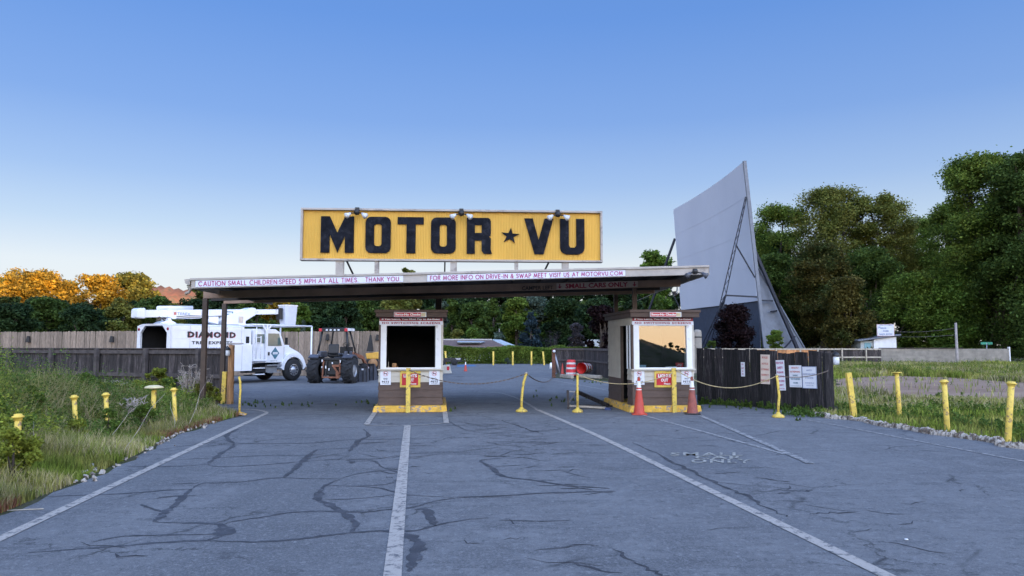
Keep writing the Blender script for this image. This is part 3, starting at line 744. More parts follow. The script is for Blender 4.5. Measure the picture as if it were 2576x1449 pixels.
c = CP(1748, 682, FY - .1); double_flood(can, c - Vector((0, .02, 0)), off=O, clear=False)
c = CP(1704, 733, 20.2); f = MB(O).tube([c + Vector((0, 0, .12)), c, c + Vector((-.08, -.05, -.06))], [.02, .03, .07], 10).build('under_lamp', M['clear'], can)
# banners on the fascia
def banner(name, label, px0, px1, yb0, yb1, yt0, yt1, body):
    q = [CP(px0, yb0, FY - .012), CP(px1, yb1, FY - .012), CP(px1, yt1, FY - .012), CP(px0, yt0, FY - .012)]
    c = (q[0] + q[1] + q[2] + q[3]) / 4; t = thing(name, label, 'sign', c)
    MB(c).slab(q, (0, .008, 0)).build('panel', M['banner'], t)
    stroke_text(q, body, M['magenta'], 'lettering', t, c)
banner('lettered_banner', 'long white strip banner warning about small children and speed, left half of the canopy edge', 492, 1014, 722.5, 709, 706, 693.5, 'CAUTION SMALL CHILDREN:SPEED 5 MPH AT ALL TIMES.   THANK YOU.')
banner('lettered_banner', 'white strip banner giving swap meet information, right half of the canopy edge', 1075, 1573, 708, 694, 692, 680, 'FOR MORE INFO ON DRIVE-IN & SWAP MEET VISIT US AT MOTORVU.COM')
q = [CP(1400, 728.5, BY - .02), CP(1604.6, 722.3, BY - .02), CP(1604.6, 706.5, BY - .02), CP(1400, 712.5, BY - .02)]
c = (q[0] + q[2]) / 2; t = thing('lane_sign', 'brown stained board reading small cars only hanging under the canopy', 'sign', c)
MB(c).slab(q, (0, .015, 0)).build('panel', mat('dim_board', (.50, .38, .30), .8, .15, 3), t)
qq = lambda u0, u1, v0=0, v1=1: [q[0].lerp(q[1], u0).lerp(q[3].lerp(q[2], u0), v0), q[0].lerp(q[1], u1).lerp(q[3].lerp(q[2], u1), v0), q[0].lerp(q[1], u1).lerp(q[3].lerp(q[2], u1), v1), q[0].lerp(q[1], u0).lerp(q[3].lerp(q[2], u0), v1)]
quad_text(qq(.10, .885), 'SMALL CARS ONLY', M['darkred'], 'lettering', t, .035, 1.0, c, .02, .22)
for u in (.012, .93):
    a = qq(u, u + .055, .12, .88); o_, ux, uz = a[0], a[1] - a[0], a[3] - a[0]
    am = MB(c); P_ = [(.38, 1), (.62, 1), (.62, .45), (.95, .45), (.5, 0), (.05, .45), (.38, .45)]
    am.add([o_ + ux * x + uz * y + Vector((0, -.006, 0)) for x, y in P_], [tuple(range(7))]); am.build('arrow', M['darkred'], t, fix=False)
q = [CP(1312, 731, BY - .008), CP(1392, 729, BY - .008), CP(1392, 717.5, BY - .008), CP(1312, 719.5, BY - .008)]
t = thing('lane_sign', 'dark wording left of the small cars only board', 'sign', q[0]); quad_text(q, 'CAMPER LEFT', M['soffit'], 'lettering', t, .02, 1, q[0])
for px in (904, 990, 777 + 36):
    a = CP(px, 738, BY - .02); MB(a).bb(a.x - .025, a.x + .025, a.y - .03, a.y - .002, a.z - .08, a.z + .14)

# ================= ROOF SIGN =================
SY = 18.1
sl_, sr_ = CP(756, 656, SY), CP(1515, 661, SY)
SW = (Vector((sr_.x, sr_.y, 0)) - Vector((sl_.x, sl_.y, 0))).length; zb = (sl_.z + sr_.z) / 2; zt = (CP(756, 523, SY).z + CP(1515, 533, SY).z) / 2; SH = zt - zb
yaw = math.atan2(sr_.y - sl_.y, sr_.x - sl_.x)
sg = thing('roof_sign', 'big ribbed yellow sign with black block letters and a star on the canopy roof', 'sign', (sl_.x, sl_.y, zb), yaw)
nr = 186; pr = []; e = .05
for i in range(nr):
    x0 = e + (SW - 2*e) * i / nr; dx = (SW - 2*e) / nr
    pr += [(x0, 0), (x0 + dx * .35, 0), (x0 + dx * .5, -.013), (x0 + dx * .85, -.013)]
pr.append((SW - e, 0)); vs = [(x, y, e) for x, y in pr] + [(x, y, SH - e) for x, y in pr]; n = len(pr)
MB().add(vs, [(i, i+1, n+i+1, n+i) for i in range(n-1)]).build('ribbed_panel', M['sign_yellow'], sg, fix=False)
mb = MB(); mb.bb(e, SW - e, .004, .05, e, SH - e); mb.build('back_panel', M['trim'], sg)
mb = MB(); mb.bb(0, SW, -.09, .12, SH - e, SH); mb.bb(0, SW, -.09, .12, 0, e); mb.bb(0, e, -.09, .12, e, SH - e); mb.bb(SW - e, SW, -.09, .12, e, SH - e)
mb.build('frame', M['trim'], sg, bevel=.006)
def ring(outer, inner): return outer, inner
def rr(x0, x1, y0, y1, r, n=4, ax=1.0):
    out = []
    for cx, cy, a in ((x1 - r*ax, y1 - r, 0), (x0 + r*ax, y1 - r, 90), (x0 + r*ax, y0 + r, 180), (x1 - r*ax, y0 + r, 270)):
        for i in range(n + 1): t = R(a + 90 * i / n); out.append((cx + r*ax * math.cos(t), cy + r * math.sin(t)))
    return out
LET = {
 'M': [[(0, 0), (0, 1), (.27, 1), (.5, .55), (.73, 1), (1, 1), (1, 0), (.73, 0), (.73, .46), (.51, .0), (.27, .52), (.27, 0)]],
 'T': [[(0, 1), (1, 1), (1, .8), (.69, .8), (.69, 0), (.34, 0), (.34, .8), (0, .8)]],
 'U': [[(0, 1), (0, .18), (.03, .1), (.1, .04), (.25, 0), (.75, 0), (.9, .04), (.97, .1), (1, .18), (1, 1), (.66, 1), (.66, .25), (.6, .19), (.42, .19), (.36, .25), (.36, 1)]],
 'V': [[(0, 1), (.29, 1), (.49, .40), (.70, 1), (1, 1), (.66, 0), (.35, 0)]],
 'R': [[(0, 0), (0, 1), (.33, 1), (.33, 0)], [(.33, .8), (.33, 1), (.86, 1), (.94, .97), (.98, .9), (.98, .8)], [(.60, .58), (.60, .8), (.98, .8), (.98, .58)],
       [(.33, .37), (.33, .58), (.98, .58), (.96, .50), (.90, .475), (.98, .43), (.98, .37)], [(.60, 0.08), (.60, .37), (.98, .37), (.97, .12), (1.02, 0), (.70, 0)]],
 'O': 'ring'}
def letter(ch, zx0, zx1, v0=.153, v1=.845):
    x0, x1 = (zx0 - 70) / 2448 * SW, (zx1 - 70) / 2448 * SW; z1, z0 = SH * (1 - v0), SH * (1 - v1)
    mp = lambda P: [(x0 + a * (x1 - x0), z0 + b * (z1 - z0)) for a, b in P]
    mb = MB(); ya, yb = -.045, -.0145
    if LET.get(ch) == 'ring':
        o_, i_ = mp(rr(0, 1, 0, 1, .16, 4, 1.35)), mp(rr(.345, .64, .19, .80, .075, 4, 1.35)); n = len(o_)
        vs = [(a, ya, b) for a, b in o_] + [(a, ya, b) for a, b in i_] + [(a, yb, b) for a, b in o_] + [(a, yb, b) for a, b in i_]
        fs = []
        for i in range(n):
            j = (i + 1) % n; fs += [(i, j, n+j, n+i), (2*n+i, 3*n+i, 3*n+j, 2*n+j), (i, 2*n+i, 2*n+j, j), (n+i, n+j, 3*n+j, 3*n+i)]
        mb.add(vs, fs)
    else:
        for P in LET[ch]: mb.prism(mp(P), ya, yb)
    return mb.build('letter', M['black_letter'], sg)
for ch, a, b in (('M', 228, 492), ('O', 585, 788), ('T', 843, 1052), ('O', 1113, 1313), ('R', 1403, 1604), ('V', 1873, 2113), ('U', 2168, 2370)): letter(ch, a, b)
sp = []
cx_, cz_ = (1757 - 70) / 2448 * SW, SH * .505
for i in range(10):
    t = R(84 + 36 * i); r_s = (.235 if i % 2 == 0 else .088); sp.append((cx_ + r_s * math.cos(t), cz_ + r_s * math.sin(t) * .88))
MB().prism(sp, -.045, -.0145).build('star', M['black_letter'], sg)
for zx in (520, 1358, 2145):
    x = (zx - 70) / 2448 * SW; MB().bb(x - .05, x + .05, -.14, -.092, SH - .05, SH + .012).build('lamp_bracket', M['black'], sg)
    double_flood(sg, (x, -.16, SH - .10))
roofz = lambda X: fl_t.z + (X - fl_t.x) / (fr_t.x - fl_t.x) * (fr_t.z - fl_t.z)
for px, wd in ((855, .19), (948, .10), (1141, .16), (1299, .085), (1422, .16)):
    p = CP(px, 670, SY); xl = (Vector((p.x, p.y, 0)) - Vector((sl_.x, sl_.y, 0))).length
    MB().bb(xl - wd/2, xl + wd/2, -.05, .07, roofz(p.x) - .14 - zb, -.002).build('sign_post', M['trim'], sg)
for px, dx in ((866, .1), (1119, -.06), (1386, -.12)):
    p = CP(px, 661, SY); xl = (Vector((p.x, p.y, 0)) - Vector((sl_.x, sl_.y, 0))).length
    MB().bar((xl, .10, .1), (xl + dx, 1.9, roofz(p.x) - .1 - zb), .035).build('back_brace', M['post'], sg)

# ================= TICKET BOOTHS =================
def siding_front(mb, x0, x1, z0, z1, n, y=0.0, mi=0):
    h = (z1 - z0) / n
    for i in range(n):
        a = z0 + h * i
        mb.add([(x0, y - .022, a), (x1, y - .022, a), (x1, y - .004, a + h), (x0, y - .004, a + h), (x0, y + .05, a), (x1, y + .05, a), (x1, y + .05, a + h), (x0, y + .05, a + h)],
               [(0, 1, 2, 3), (1, 5, 6, 2), (4, 0, 3, 7), (0, 4, 5, 1), (3, 2, 6, 7), (5, 4, 7, 6)], mi)
def siding_side(mb, x, s, y0, y1, z0, z1, n, mi=0):
    h = (z1 - z0) / n
    for i in range(n):
        a = z0 + h * i; xo, xi, xb = x + s * .022, x + s * .004, x - s * .05
        mb.add([(xo, y0, a), (xo, y1, a), (xi, y1, a + h), (xi, y0, a + h), (xb, y0, a), (xb, y1, a), (xb, y1, a + h), (xb, y0, a + h)],
               [(0, 1, 2, 3), (1, 5, 6, 2), (4, 0, 3, 7), (0, 4, 5, 1), (3, 2, 6, 7), (5, 4, 7, 6)], mi)
def refl_glass():
    m, N, L, b = node_mat('booth_glass'); out = N['Material Output']
    g = N.new('ShaderNodeBsdfGlossy'); g.inputs['Roughness'].default_value = .006; g.inputs[0].default_value = (.95, .95, .95, 1)
    t = N.new('ShaderNodeBsdfTransparent'); t.inputs[0].default_value = (.72, .76, .76, 1)
    mx = N.new('ShaderNodeMixShader'); mx.inputs[0].default_value = .125
    L.new(t.outputs[0], mx.inputs[1]); L.new(g.outputs[0], mx.inputs[2]); L.new(mx.outputs[0], out.inputs[0]); return m
M['bglass'] = refl_glass()
BW, BD = 1.62, 2.65
def booth(X, label, door, glass, yawb=R(5.5)):
    t = thing('ticket_booth', label, 'booth', (X, 19.1, 0), yawb); w = BW / 2
    wd = MB(); siding_front(wd, -w, w, .17, .747, 3); siding_side(wd, w, 1, .05, BD, .17, .747, 3)
    if door:
        siding_side(wd, -w, -1, 1.15, BD, .17, .80, 3); siding_side(wd, -w, -1, .05, .45, .17, .80, 3)
    else: siding_side(wd, -w, -1, .05, BD, .17, .747, 3)
    wd.bb(-w + .05, w - .05, BD - .06, BD, .17, .747); wd.build('lower_siding', M['brown'], t)
    wc = MB(); siding_front(wc, -w, w, .749, 1.05, 2); siding_side(wc, w, 1, .05, BD, .749, 2.41, 9)
    if door:
        siding_side(wc, -w, -1, 1.15, BD, .802, 2.41, 8); siding_side(wc, -w, -1, .05, .45, .802, 1.08, 2)
        wc.bb(-w - .01, -w + .05, .05, 1.15, 2.215, 2.41)
        MB().bb(-w - .02, -w + .05, 1.15 - .06, 1.15 - .001, .17, 2.213).build('door_jamb', M['post'], t)
        d = MB(); d.bb(-w - .03, -w - .002, .12, .16, 1.085, 2.21); d.bb(-w - .03, -w - .002, .40, .45, 1.085, 2.21); d.build('side_window_frame', M['white'], t)
        MB().bb(-w + .0, -w + .008, .162, .398, 1.085, 2.21).build('side_window_pane', M['bglass'], t)
    else: siding_side(wc, -w, -1, .05, BD, .749, 2.41, 9)
    wc.bb(-w + .05, w - .05, BD - .055, BD, .75, 2.41); wc.bb(-w, w, .0, .05, 2.245, 2.41); wc.build('upper_siding', M['cream'], t)
    for s in (-1, 1):
        MB().bb(s * w - .012 - (.03 if s > 0 else 0) + (.0), s * w + .012 + (.03 if s < 0 else 0), -.018, .0, 1.075, 2.24).build('corner_trim', M['brown'] if s < 0 else M['cream'], t)
    fr = MB(); fr.bb(-.77, -.625, -.035, .05, 1.09, 2.24); fr.bb(.625, .77, -.035, .05, 1.09, 2.24); fr.bb(-.625, .625, -.033, .05, 2.195, 2.24); fr.bb(-.625, .625, -.033, .05, 1.09, 1.125)
    f = fr.build('window_frame', M['white'], t, bevel=.004)
    if glass:
        g = MB().box((0, .012, 1.66), (1.25, .006, 1.075), rx=R(-1.0)).build('pane', M['bglass'], f)
        MB().bb(.585, .62, .02, .04, 1.127, 2.193).build('mullion', M['steel'], f)
    else: MB().bb(.60, .62, .0, .02, 1.127, 2.193).build('mullion', M['black'], f)
    MB().bb(-w - .03, w + .03, -.09, .05, 1.052, 1.088).build('sill', M['cream'], t, bevel=.006)
    b = MB(); b.bb(-w - .08, w + .10, -.22, BD + .12, 2.412, 2.53); b.bb(-w - .11, w + .13, -.25, BD + .15, 2.532, 2.60); b.build('roof', M['brown'], t, bevel=.006)
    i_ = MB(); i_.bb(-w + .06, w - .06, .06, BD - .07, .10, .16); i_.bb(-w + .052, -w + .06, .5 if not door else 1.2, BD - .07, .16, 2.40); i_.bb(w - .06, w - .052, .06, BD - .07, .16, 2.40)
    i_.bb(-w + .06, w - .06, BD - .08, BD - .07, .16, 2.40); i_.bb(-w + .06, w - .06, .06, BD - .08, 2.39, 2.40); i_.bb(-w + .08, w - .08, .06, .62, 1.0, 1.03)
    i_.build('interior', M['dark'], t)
    k = MB(); k.prism([(-w - .14, 0), (w + .13, 0), (w + .10, .165), (-w - .09, .165)], -.20, BD + .2); k.build('kerb_base', M['yellow_curb'], t, bevel=.015)
    return t
b1_ = booth(-2.60, 'brown and cream ticket booth with a black open window, on the left lane island', False, False)
b2_ = booth(3.88, 'brown and cream ticket booth whose glass mirrors an orange hillside, beside the dark fence', True, True)
def bl(t, x, y, z):   # booth local -> world
    c, s = math.cos(R(5.5)), math.sin(R(5.5)); return Vector((t.location.x + x * c - y * s, t.location.y + x * s + y * c, z))
BYW = R(5.5)
sick = mat('sticker_pale', (.6, .5, .3), .6, .1)
for t, tx, ox, cutoff in ((b1_, 'on the left booth', 0, False), (b2_, 'on the right booth', .03, True)):
    flat_sign('window_header_sign', 'thin dark red strip about paying to re-enter ' + tx, 'sign', bl(t, 0, -.052, 2.36), 1.60, .088, BYW, M['darkred'],
              [(M['wtext'], [('If You Leave, You Must Pay to Re-Enter', 0, 0, 1.50, .06, .045)])])
    flat_sign('window_header_sign', 'white strip reading no switching screens ' + tx, 'sign', bl(t, 0, -.052, 2.266), 1.62, .096, BYW, M['signw'],
              [(M['darkred'], [('NO SWITCHING SCREENS', 0, 0, 1.48, .052, .04, 1.25)])])
    s_ = flat_sign('checks_sign', 'small red and white sign refusing checks, on the roof edge, ' + tx, 'sign', bl(t, -.02 + ox, -.272, 2.475), .82, .125, BYW, M['signw'],
              [(M['wtext'], [('Sorry-No Checks', -.06, -.005, .64, .075, .05)])])
    MB().bb(-.395, .27, -.005, -.001, -.05, .05).build('red_field', M['red'], s_); MB().bb(.28, .39, -.005, -.001, -.05, .045).build('card_sticker', sick, s_)
    for sx, side in ((-.635, 'left'), (.605, 'right')):
        p = flat_sign('no_pets_sign', 'white no pets sign at the %s end %s' % (side, tx), 'sign', bl(t, sx, -.035, .87), .27, .37, BYW, M['signw'],
            [(M['btext'], [('NO', 0, -.03, .10, .045, .035, 1.2), ('PETS', 0, -.105, .18, .05, .035, 1.2), ('ALLOWED', 0, -.152, .16, .014, .02)])])
        rg = MB(); n = 24; vs = [((.063 if k else .055) * math.cos(2*math.pi*i/n), -.004, .10 + (.063 if k else .055) * math.sin(2*math.pi*i/n)) for k in (0, 1) for i in range(n)]
        rg.add(vs, [(i, (i+1) % n, n + (i+1) % n, n + i) for i in range(n)]); rg.bar((-.042, -.004, .142), (.042, -.004, .058), .004, .010); rg.build('prohibition_ring', M['red'], p, fix=False)
        dg = MB(); dg.prism([(-.035, .085), (-.033, .105), (-.045, .115), (-.028, .122), (-.018, .110), (.025, .110), (.04, .125), (.034, .105), (.032, .078), (.025, .078), (.022, .095), (-.018, .095), (-.022, .078), (-.03, .078)], -.0035, -.001); dg.build('dog_picture', M['btext'], p)
    l = flat_sign('lights_out_sign', 'yellow framed red sign asking for lights out ' + tx, 'sign', bl(t, -.01 + ox, -.045, .83), .52, .42, BYW, M['yellow'],
        [(M['wtext'], [('LIGHTS', 0, .085, .34, .085, .045), ('OUT', 0, -.025, .19, .085, .045), ('Please', .07, -.115, .17, .05, .02)])], thick=.03)
    MB().bb(-.21, .20, -.0045, -.001, -.155, .145).build('red_field', M['red'], l)
# things on the two counters
c = bl(b1_, -.48, .16, 1.03); t = thing('counter_caddy', 'small wooden caddy behind the black open window of the left booth', 'caddy', c, BYW)
mb = MB(); mb.bb(-.14, .14, -.07, .07, 0, .02); mb.bb(-.14, .14, -.07, -.06, .02, .10); mb.bb(-.14, -.13, -.06, .07, .02, .10); mb.bb(.13, .14, -.06, .07, .02, .13); mb.build('tray', M['timber'], t)
MB().lathe([(.0, .0), (.02, .0), (.02, .09), (.008, .12), (.008, .22), (0, .22)], (-.10, 0, .02), 10).build('bottle', M['pale_wood'], t)
MB().lathe([(0, 0), (.05, 0), (.06, .16), (.05, .18), (0, .18)], (.05, 0, .02), 12).build('tin', M['timber'], t)
c = bl(b2_, .47, .10, 1.125); t = thing('window_card', 'red card propped in the lower right corner of the mirroring booth window', 'card', c, BYW)
MB().box((0, 0, .06), (.2, .01, .11)).build('card', M['red'], t); lettering([('OPEN', 0, .075, .12, .025), ('CASHIER', 0, .04, .12, .02)], t, M['wtext'], y=-.008)
c = bl(b2_, -.52, .05, 1.125); t = thing('window_card', 'pale blue card in the lower left corner of the mirroring booth window', 'card', c, BYW)
MB().box((0, 0, .03), (.18, .01, .07)).build('card', mat('blue_card', (.35, .5, .62), .6), t)
c = bl(b2_, .25, .14, 1.03); t = thing('paper_stack', 'low white stack of papers behind the mirroring booth window', 'papers', c, BYW)
mb = MB(); mb.box((0, 0, .05), (.26, .2, .1)); mb.box((.01, .0, .112), (.24, .19, .02), rz=.1); mb.build('sheets', M['signw'], t)

# guard posts, stanchions, chains
def angle_post(t, x, label, h=1.12):
    p = bl(t, x, -.275, 0); o = thing('guard_post', label, 'bollard', p, BYW)
    mb = MB(); mb.prism([(-.055, -.02), (.055, -.02), (.055, .045), (.04, .045), (.04, -.005), (-.04, -.005), (-.04, .045), (-.055, .045)], 0, h, plane='xy'); mb.build('steel_channel', M['yellow'], o, bevel=.004)
    MB().tube([(.02, -.02, h - .05), (.035, -.05, h - .05), (.05, -.04, h - .08)], .008, 6).build('chain_hook', M['chain'], o); return p
gp1 = angle_post(b1_, -.05, 'yellow steel channel post in front of the left booth')
gp2 = angle_post(b2_, .20, 'yellow steel channel post in front of the right booth')
def stanchion(base, label, pts, r=.032, dome=.15):
    o = thing('chain_stanchion', label, 'stanchion', base)
    MB().lathe([(0, 0), (dome, 0), (dome, .035), (dome * .86, .055), (dome * .4, .085), (r + .012, .11), (r, .13), (0, .13)], (0, 0, 0), 20).build('base', M['yellow'], o)
    MB().tube([(0, 0, .1)] + pts, r, 12).build('pole', M['yellow'], o)
    e = Vector(pts[-1]); MB().lathe([(r, 0), (r + .008, .01), (r + .006, .03), (0, .04)], e, 12).build('cap', M['pale_wood'], o)
    MB().tube([e + Vector((r, 0, -.02)), e + Vector((r + .03, -.02, -.01)), e + Vector((r + .02, -.03, -.05))], .006, 5).build('chain_hook', M['steel'], o)
    return Vector(base) + e
sA = stanchion(G(1312, 1036), 'bent yellow stanchion on the painted line between the booths', [(.0, 0, .25), (.02, 0, .5), (.055, 0, .75), (.12, 0, .97)])
sB = stanchion(G(1453, 1037), 'straight yellow stanchion standing by the fallen barricade', [(0, 0, .5), (.005, 0, .95)], .03, .14)
sC = stanchion(G(1958, 1050), 'crooked yellow stanchion in front of the dark fence signs', [(.01, 0, .3), (.035, 0, .5), (.01, 0, .8), (-.005, 0, .98)], .03, .145)
p = G(604, 1044); o = thing('chain_stanchion', 'thin bent yellow pole with a broken foot beside the weeds', 'stanchion', p)
MB().tube([(-.02, 0, 0), (-.02, 0, .3), (-.01, 0, .6), (-.02, 0, .8), (-.05, 0, .93)], .027, 10).build('pole', M['yellow'], o)
mb = MB(); mb.box((.05, 0, .03), (.18, .14, .05), ry=.3); mb.box((.1, -.03, .02), (.08, .1, .03), rz=.5); mb.build('broken_foot', M['yellow_curb'], o)
def chain(label, p, q, sag, m, name='chain', r=.013, extra=None):
    p, q = Vector(p), Vector(q); n = 26; c = (p + q) / 2; mb = MB(c); P_ = []
    for i in range(n + 1):
        t = i / n; w_ = p.lerp(q, t); w_.z -= sag * 4 * t * (1 - t); P_.append(w_)
    L_ = sum((P_[i+1] - P_[i]).length for i in range(n)); k = int(L_ / .055)
    if name == 'chain':
        for i in range(k):
            t = i / k; a = P_[min(int(t*n), n-1)].lerp(P_[min(int(t*n)+1, n)], t*n - int(t*n)); t2 = (i + 1.25) / k; t2 = min(t2, .999)
            b = P_[min(int(t2*n), n-1)].lerp(P_[min(int(t2*n)+1, n)], t2*n - int(t2*n))
            mb.bar(a, b, r * (2.2 if i % 2 else .9), r * (.9 if i % 2 else 2.2))
    else: mb.tube(P_, r, 6)
    o = mb.build(name, m); o.location = c; tag(o, label, name)
chain('dark sagging chain from the left booth post to the bent stanchion', gp1 + Vector((.04, -.05, 1.06)), sA, .30, M['chain'])
chain('dark chain running back from the bent stanchion to the end of the low far fence', sA, G(1392, 950) + Vector((0, -.1, .05)), .25, M['chain'])
chain('pale rope from the barricade stanchion to the right booth post', sB, gp2 + Vector((-.05, -.05, 1.0)), .26, M['rope'], 'rope', .011)
chain('tan sagging rope from the right booth post to the crooked stanchion', gp2 + Vector((.06, -.04, 1.06)), sC, .36, M['rope'], 'rope', .012)
FE = G(2083, 1040)
chain('rusty rope from the crooked stanchion to the dark fence end post', sC, FE + Vector((-.02, -.12, 1.06)), .09, M['chain'], 'rope', .011)

# ================= CONES / BARRELS =================
def cone(p, label, h=.9, body='cone', base='cone', lean=0, bands=((.49, .62), (.66, .82)), knob=None):
    o = thing('traffic_cone', label, 'traffic cone', p, random.uniform(-.2, .2)); o.rotation_euler.x = lean
    b = .18 * h / .9; MB().box((0, 0, .017), (2*b, 2*b, .034)).build('base', M['black'] if base == 'black' else M[base], o, bevel=.008)
    r = lambda z: (.135 - .105 * z) * (h / .9)
    MB().lathe([(r(0) + .015, .034), (r(0), .06), (r(1), h), (0, h)], (0, 0, 0), 20).build('body', M[body], o)
    for a, c_ in bands: MB().lathe([(r(a / .9) + .0025, a * h / .9), (r(c_ / .9) + .0025, c_ * h / .9)], (0, 0, 0), 20).build('reflective_band', M['cone_white'], o)
    if knob: MB().lathe([(.028, h - .03), (.034, h - .01), (.030, h + .02), (0, h + .025)], (0, 0, 0), 12).build('handle', M[knob], o)
    return o
cone(G(1608, 1043), 'bright orange cone with two white bands at the left front of the right booth', .9, 'cone', 'cone', knob='cone_old')
cone(G(1742, 1042), 'faded brownish cone on a black foot at the right front of the right booth', .9, 'cone_old', 'black', knob='cone_old')
cone(G(1171, 934), 'lone orange cone with a white top standing far out on the lot', .62, 'cone', 'cone', bands=((.55, .88),))
cone(G(1415, 941), 'plain orange cone leaning by the low fence post beside the barrel', .62, 'cone', 'cone', bands=())
cone(G(1474, 937), 'small orange cone standing behind the lying drum', .55, 'cone', 'cone', bands=())
def drum(p, label, lying=False, rz=0):
    o = thing('traffic_drum', label, 'barrel', p, rz)
    Mx = Matrix.Rotation(R(90), 3, 'Y') if lying else None; c0 = Vector((0, 0, .28 if lying else 0)); pr = []
    s = [(.30, .0), (.30, .10), (.285, .105), (.285, .38), (.265, .385), (.265, .62), (.245, .625), (.245, .84), (.20, .90), (.0, .91)]
    MB().lathe(s, c0, 24, M=Mx).build('body', M['barrel'], o)
    for a, b, r in ((.12, .22, .2875), (.40, .50, .2675), (.66, .76, .2475)): MB().lathe([(r, a), (r, b)], c0, 24, M=Mx).build('reflective_band', M['cone_white'], o)
    if not lying: MB().lathe([(.0, 0), (.34, 0), (.34, .05), (.31, .06)], c0, 24).build('foot_ring', M['black'], o)
    return o
drum(G(1437, 947), 'red and white drum standing upright under the white notice on the low fence')
d = drum(G(1462, 948), 'red drum lying on its side on a beige timber', True, R(55)); d.location.z = .18
# ================= FENCES =================
def plank_fence(name, label, pts, z1, pw, m, rails=(), post_every=0, rail_m=None, post_m=None, dogear=False, side=-1, hfun=None, jag=.0, cat='fence', z0=.03, cap=None, seed=1, posth=0, rail_h=.09, postw=.10):
    """planks follow the poly-line pts; rails and posts stand on the camera side when side is -1"""
    r = random.Random(seed); P = [Vector(p[:2]) for p in pts]; o0 = Vector((P[0].x, P[0].y, 0)); t = thing(name, label, cat, o0)
    mb = MB(o0); rm = [MB(o0) for _ in rails]; acc = 0; tot = sum((b - a).length for a, b in zip(P[:-1], P[1:]))
    posts = []; done = 0
    for a, b in zip(P[:-1], P[1:]):
        d = (b - a); L_ = d.length; d.normalize(); nn = Vector((d.y, -d.x)) * (-side)
        if nn.y * side < 0: nn = -nn        # towards the camera for side -1
        k = max(1, round(L_ / pw)); w = L_ / k
        for i in range(k):
            s0, s1 = i * w + .004, (i + 1) * w - .004; u = (done + s0) / tot
            h = (hfun(u) if hfun else z1) + r.uniform(-jag, jag); c0, c1 = a + d * s0, a + d * s1; o = nn * r.uniform(0, .006)
            th = nn * -.018; lean = r.uniform(-.006, .006)
            prof = [(0, z0), (1, z0), (1, h - (.03 if dogear else 0)), (.75, h), (.25, h), (0, h - (.03 if dogear else 0))] if dogear else [(0, z0), (1, z0), (1, h), (0, h + r.uniform(-jag, jag) * .5)]
            n = len(prof); vs = []
            for q in (Vector((0, 0)), th):
                for f, z in prof:
                    p = c0.lerp(c1, f) + q + o + d * lean * z; vs.append((p.x, p.y, z))
            fs = [tuple(range(n)), tuple(reversed(range(n, 2*n)))] + [(j, j + n, (j+1) % n + n, (j+1) % n) for j in range(n)]
            mb.add(vs, fs)
        for q, zr in zip(rm, rails):
            p, e = a + nn * .035, b + nn * .035; q.bar((p.x, p.y, zr), (e.x, e.y, zr), .045, rail_h)
        if cap:
            p, e = a, b; rm[0].bar((p.x, p.y, cap), (e.x, e.y, cap), .12, .03)
        if post_every:
            j = 0
            while j * post_every < L_ - .1:
                p = a + d * (j * post_every) + nn * (.062 + postw / 2); posts.append((p, math.atan2(d.y, d.x))); j += 1
        done += L_
    mb.build('planks', m, t)
    for q in rm: q.build('rail', rail_m or m, t)
    for p, an in posts:
        MB(o0).box((p.x, p.y, (posth or z1) / 2), (postw, postw, posth or z1), rz=an).build('post', post_m or rail_m or m, t)
    return t
g = lambda *a: G(*a)
nf0, nf1 = G(0, 978), G(572, 998)
ext = nf0 + (nf0 - nf1).normalized() * 12
dN = (nf1 - nf0).normalized(); per = 2.42
s45 = G(45, 977.8); k0 = (s45 - nf0).dot(dN); start = nf0 + dN * (k0 - per * 5)
plank_fence('plank_fence', 'low dark weathered fence behind the weeds, rails and posts facing the road', [start, nf1], 1.58, .14, M['fence_old'], (1.46, .66), per, M['fence_rail'], M['fence_rail'], cap=1.58, jag=.012, seed=3, rail_h=.13, z0=.05, postw=.13)
plank_fence('tall_fence', 'tall tan dog eared fence along the back of the lot behind the truck', [(-48, 38.5), (-18, 40.6), (-3.9, 41)], 2.46, .145, M['fence_new'], (), 0, None, None, True, jag=.015, seed=4, hfun=lambda u: 2.44 + .03 * math.sin(u * 23))
for px, py in ((55, 853), (260, 853), (818, 848), (944, 849)):
    p = AT(px, py, 40.2 if px > 500 else 39.4); where = {55: 'far left of it', 260: 'left of the bucket truck', 818: 'seen through the tractor cab', 944: 'next to the left booth'}[px]
    p.y = (40.6 + (p.x + 18) / 14 * .4 if p.x > -18 else 38.5 + (p.x + 48) / 30 * 2.1) - .12
    t = thing('fence_light', 'black hooded light near the top of the tall tan fence, ' + where, 'light', p)
    MB().prism([(-.10, -.16), (.10, -.16), (.07, .16), (-.04, .18)], -.08, .08).build('hood', M['black'], t, bevel=.01)
    MB().bb(-.03, .03, .08, .115, -.05, .05).build('bracket', M['black'], t)
FL = [G(1754, 1014), G(1850, 1021), G(1960, 1030), G(2084, 1040)]
plank_fence('dark_fence', 'nearly black curved plank fence with five notices, right of the right booth', FL, 1.55, .13, M['fence_dark'], (), 0, None, None, jag=.02, seed=5,
            hfun=lambda u: 1.60 - .05 * u - .075 * math.exp(-((u - .72) / .12) ** 2), z0=.02)
def fence_hit(px, py, off=.03):
    d = ray(px, py)
    for a, b in zip(FL[:-1], FL[1:]):
        e = b - a; det = d.x * e.y - d.y * e.x
        t = (a.x * e.y - a.y * e.x) / det; s = (a.x * d.y - a.y * d.x) / det
        if -.02 <= s <= 1.02 or (b is FL[-1] and s > 0): 
            n = Vector((e.y, -e.x, 0)).normalized(); n = n if n.y < 0 else -n
            p = Vector((0, 0, EYE)) + d * t; return p + n * off, math.atan2(e.y, e.x)
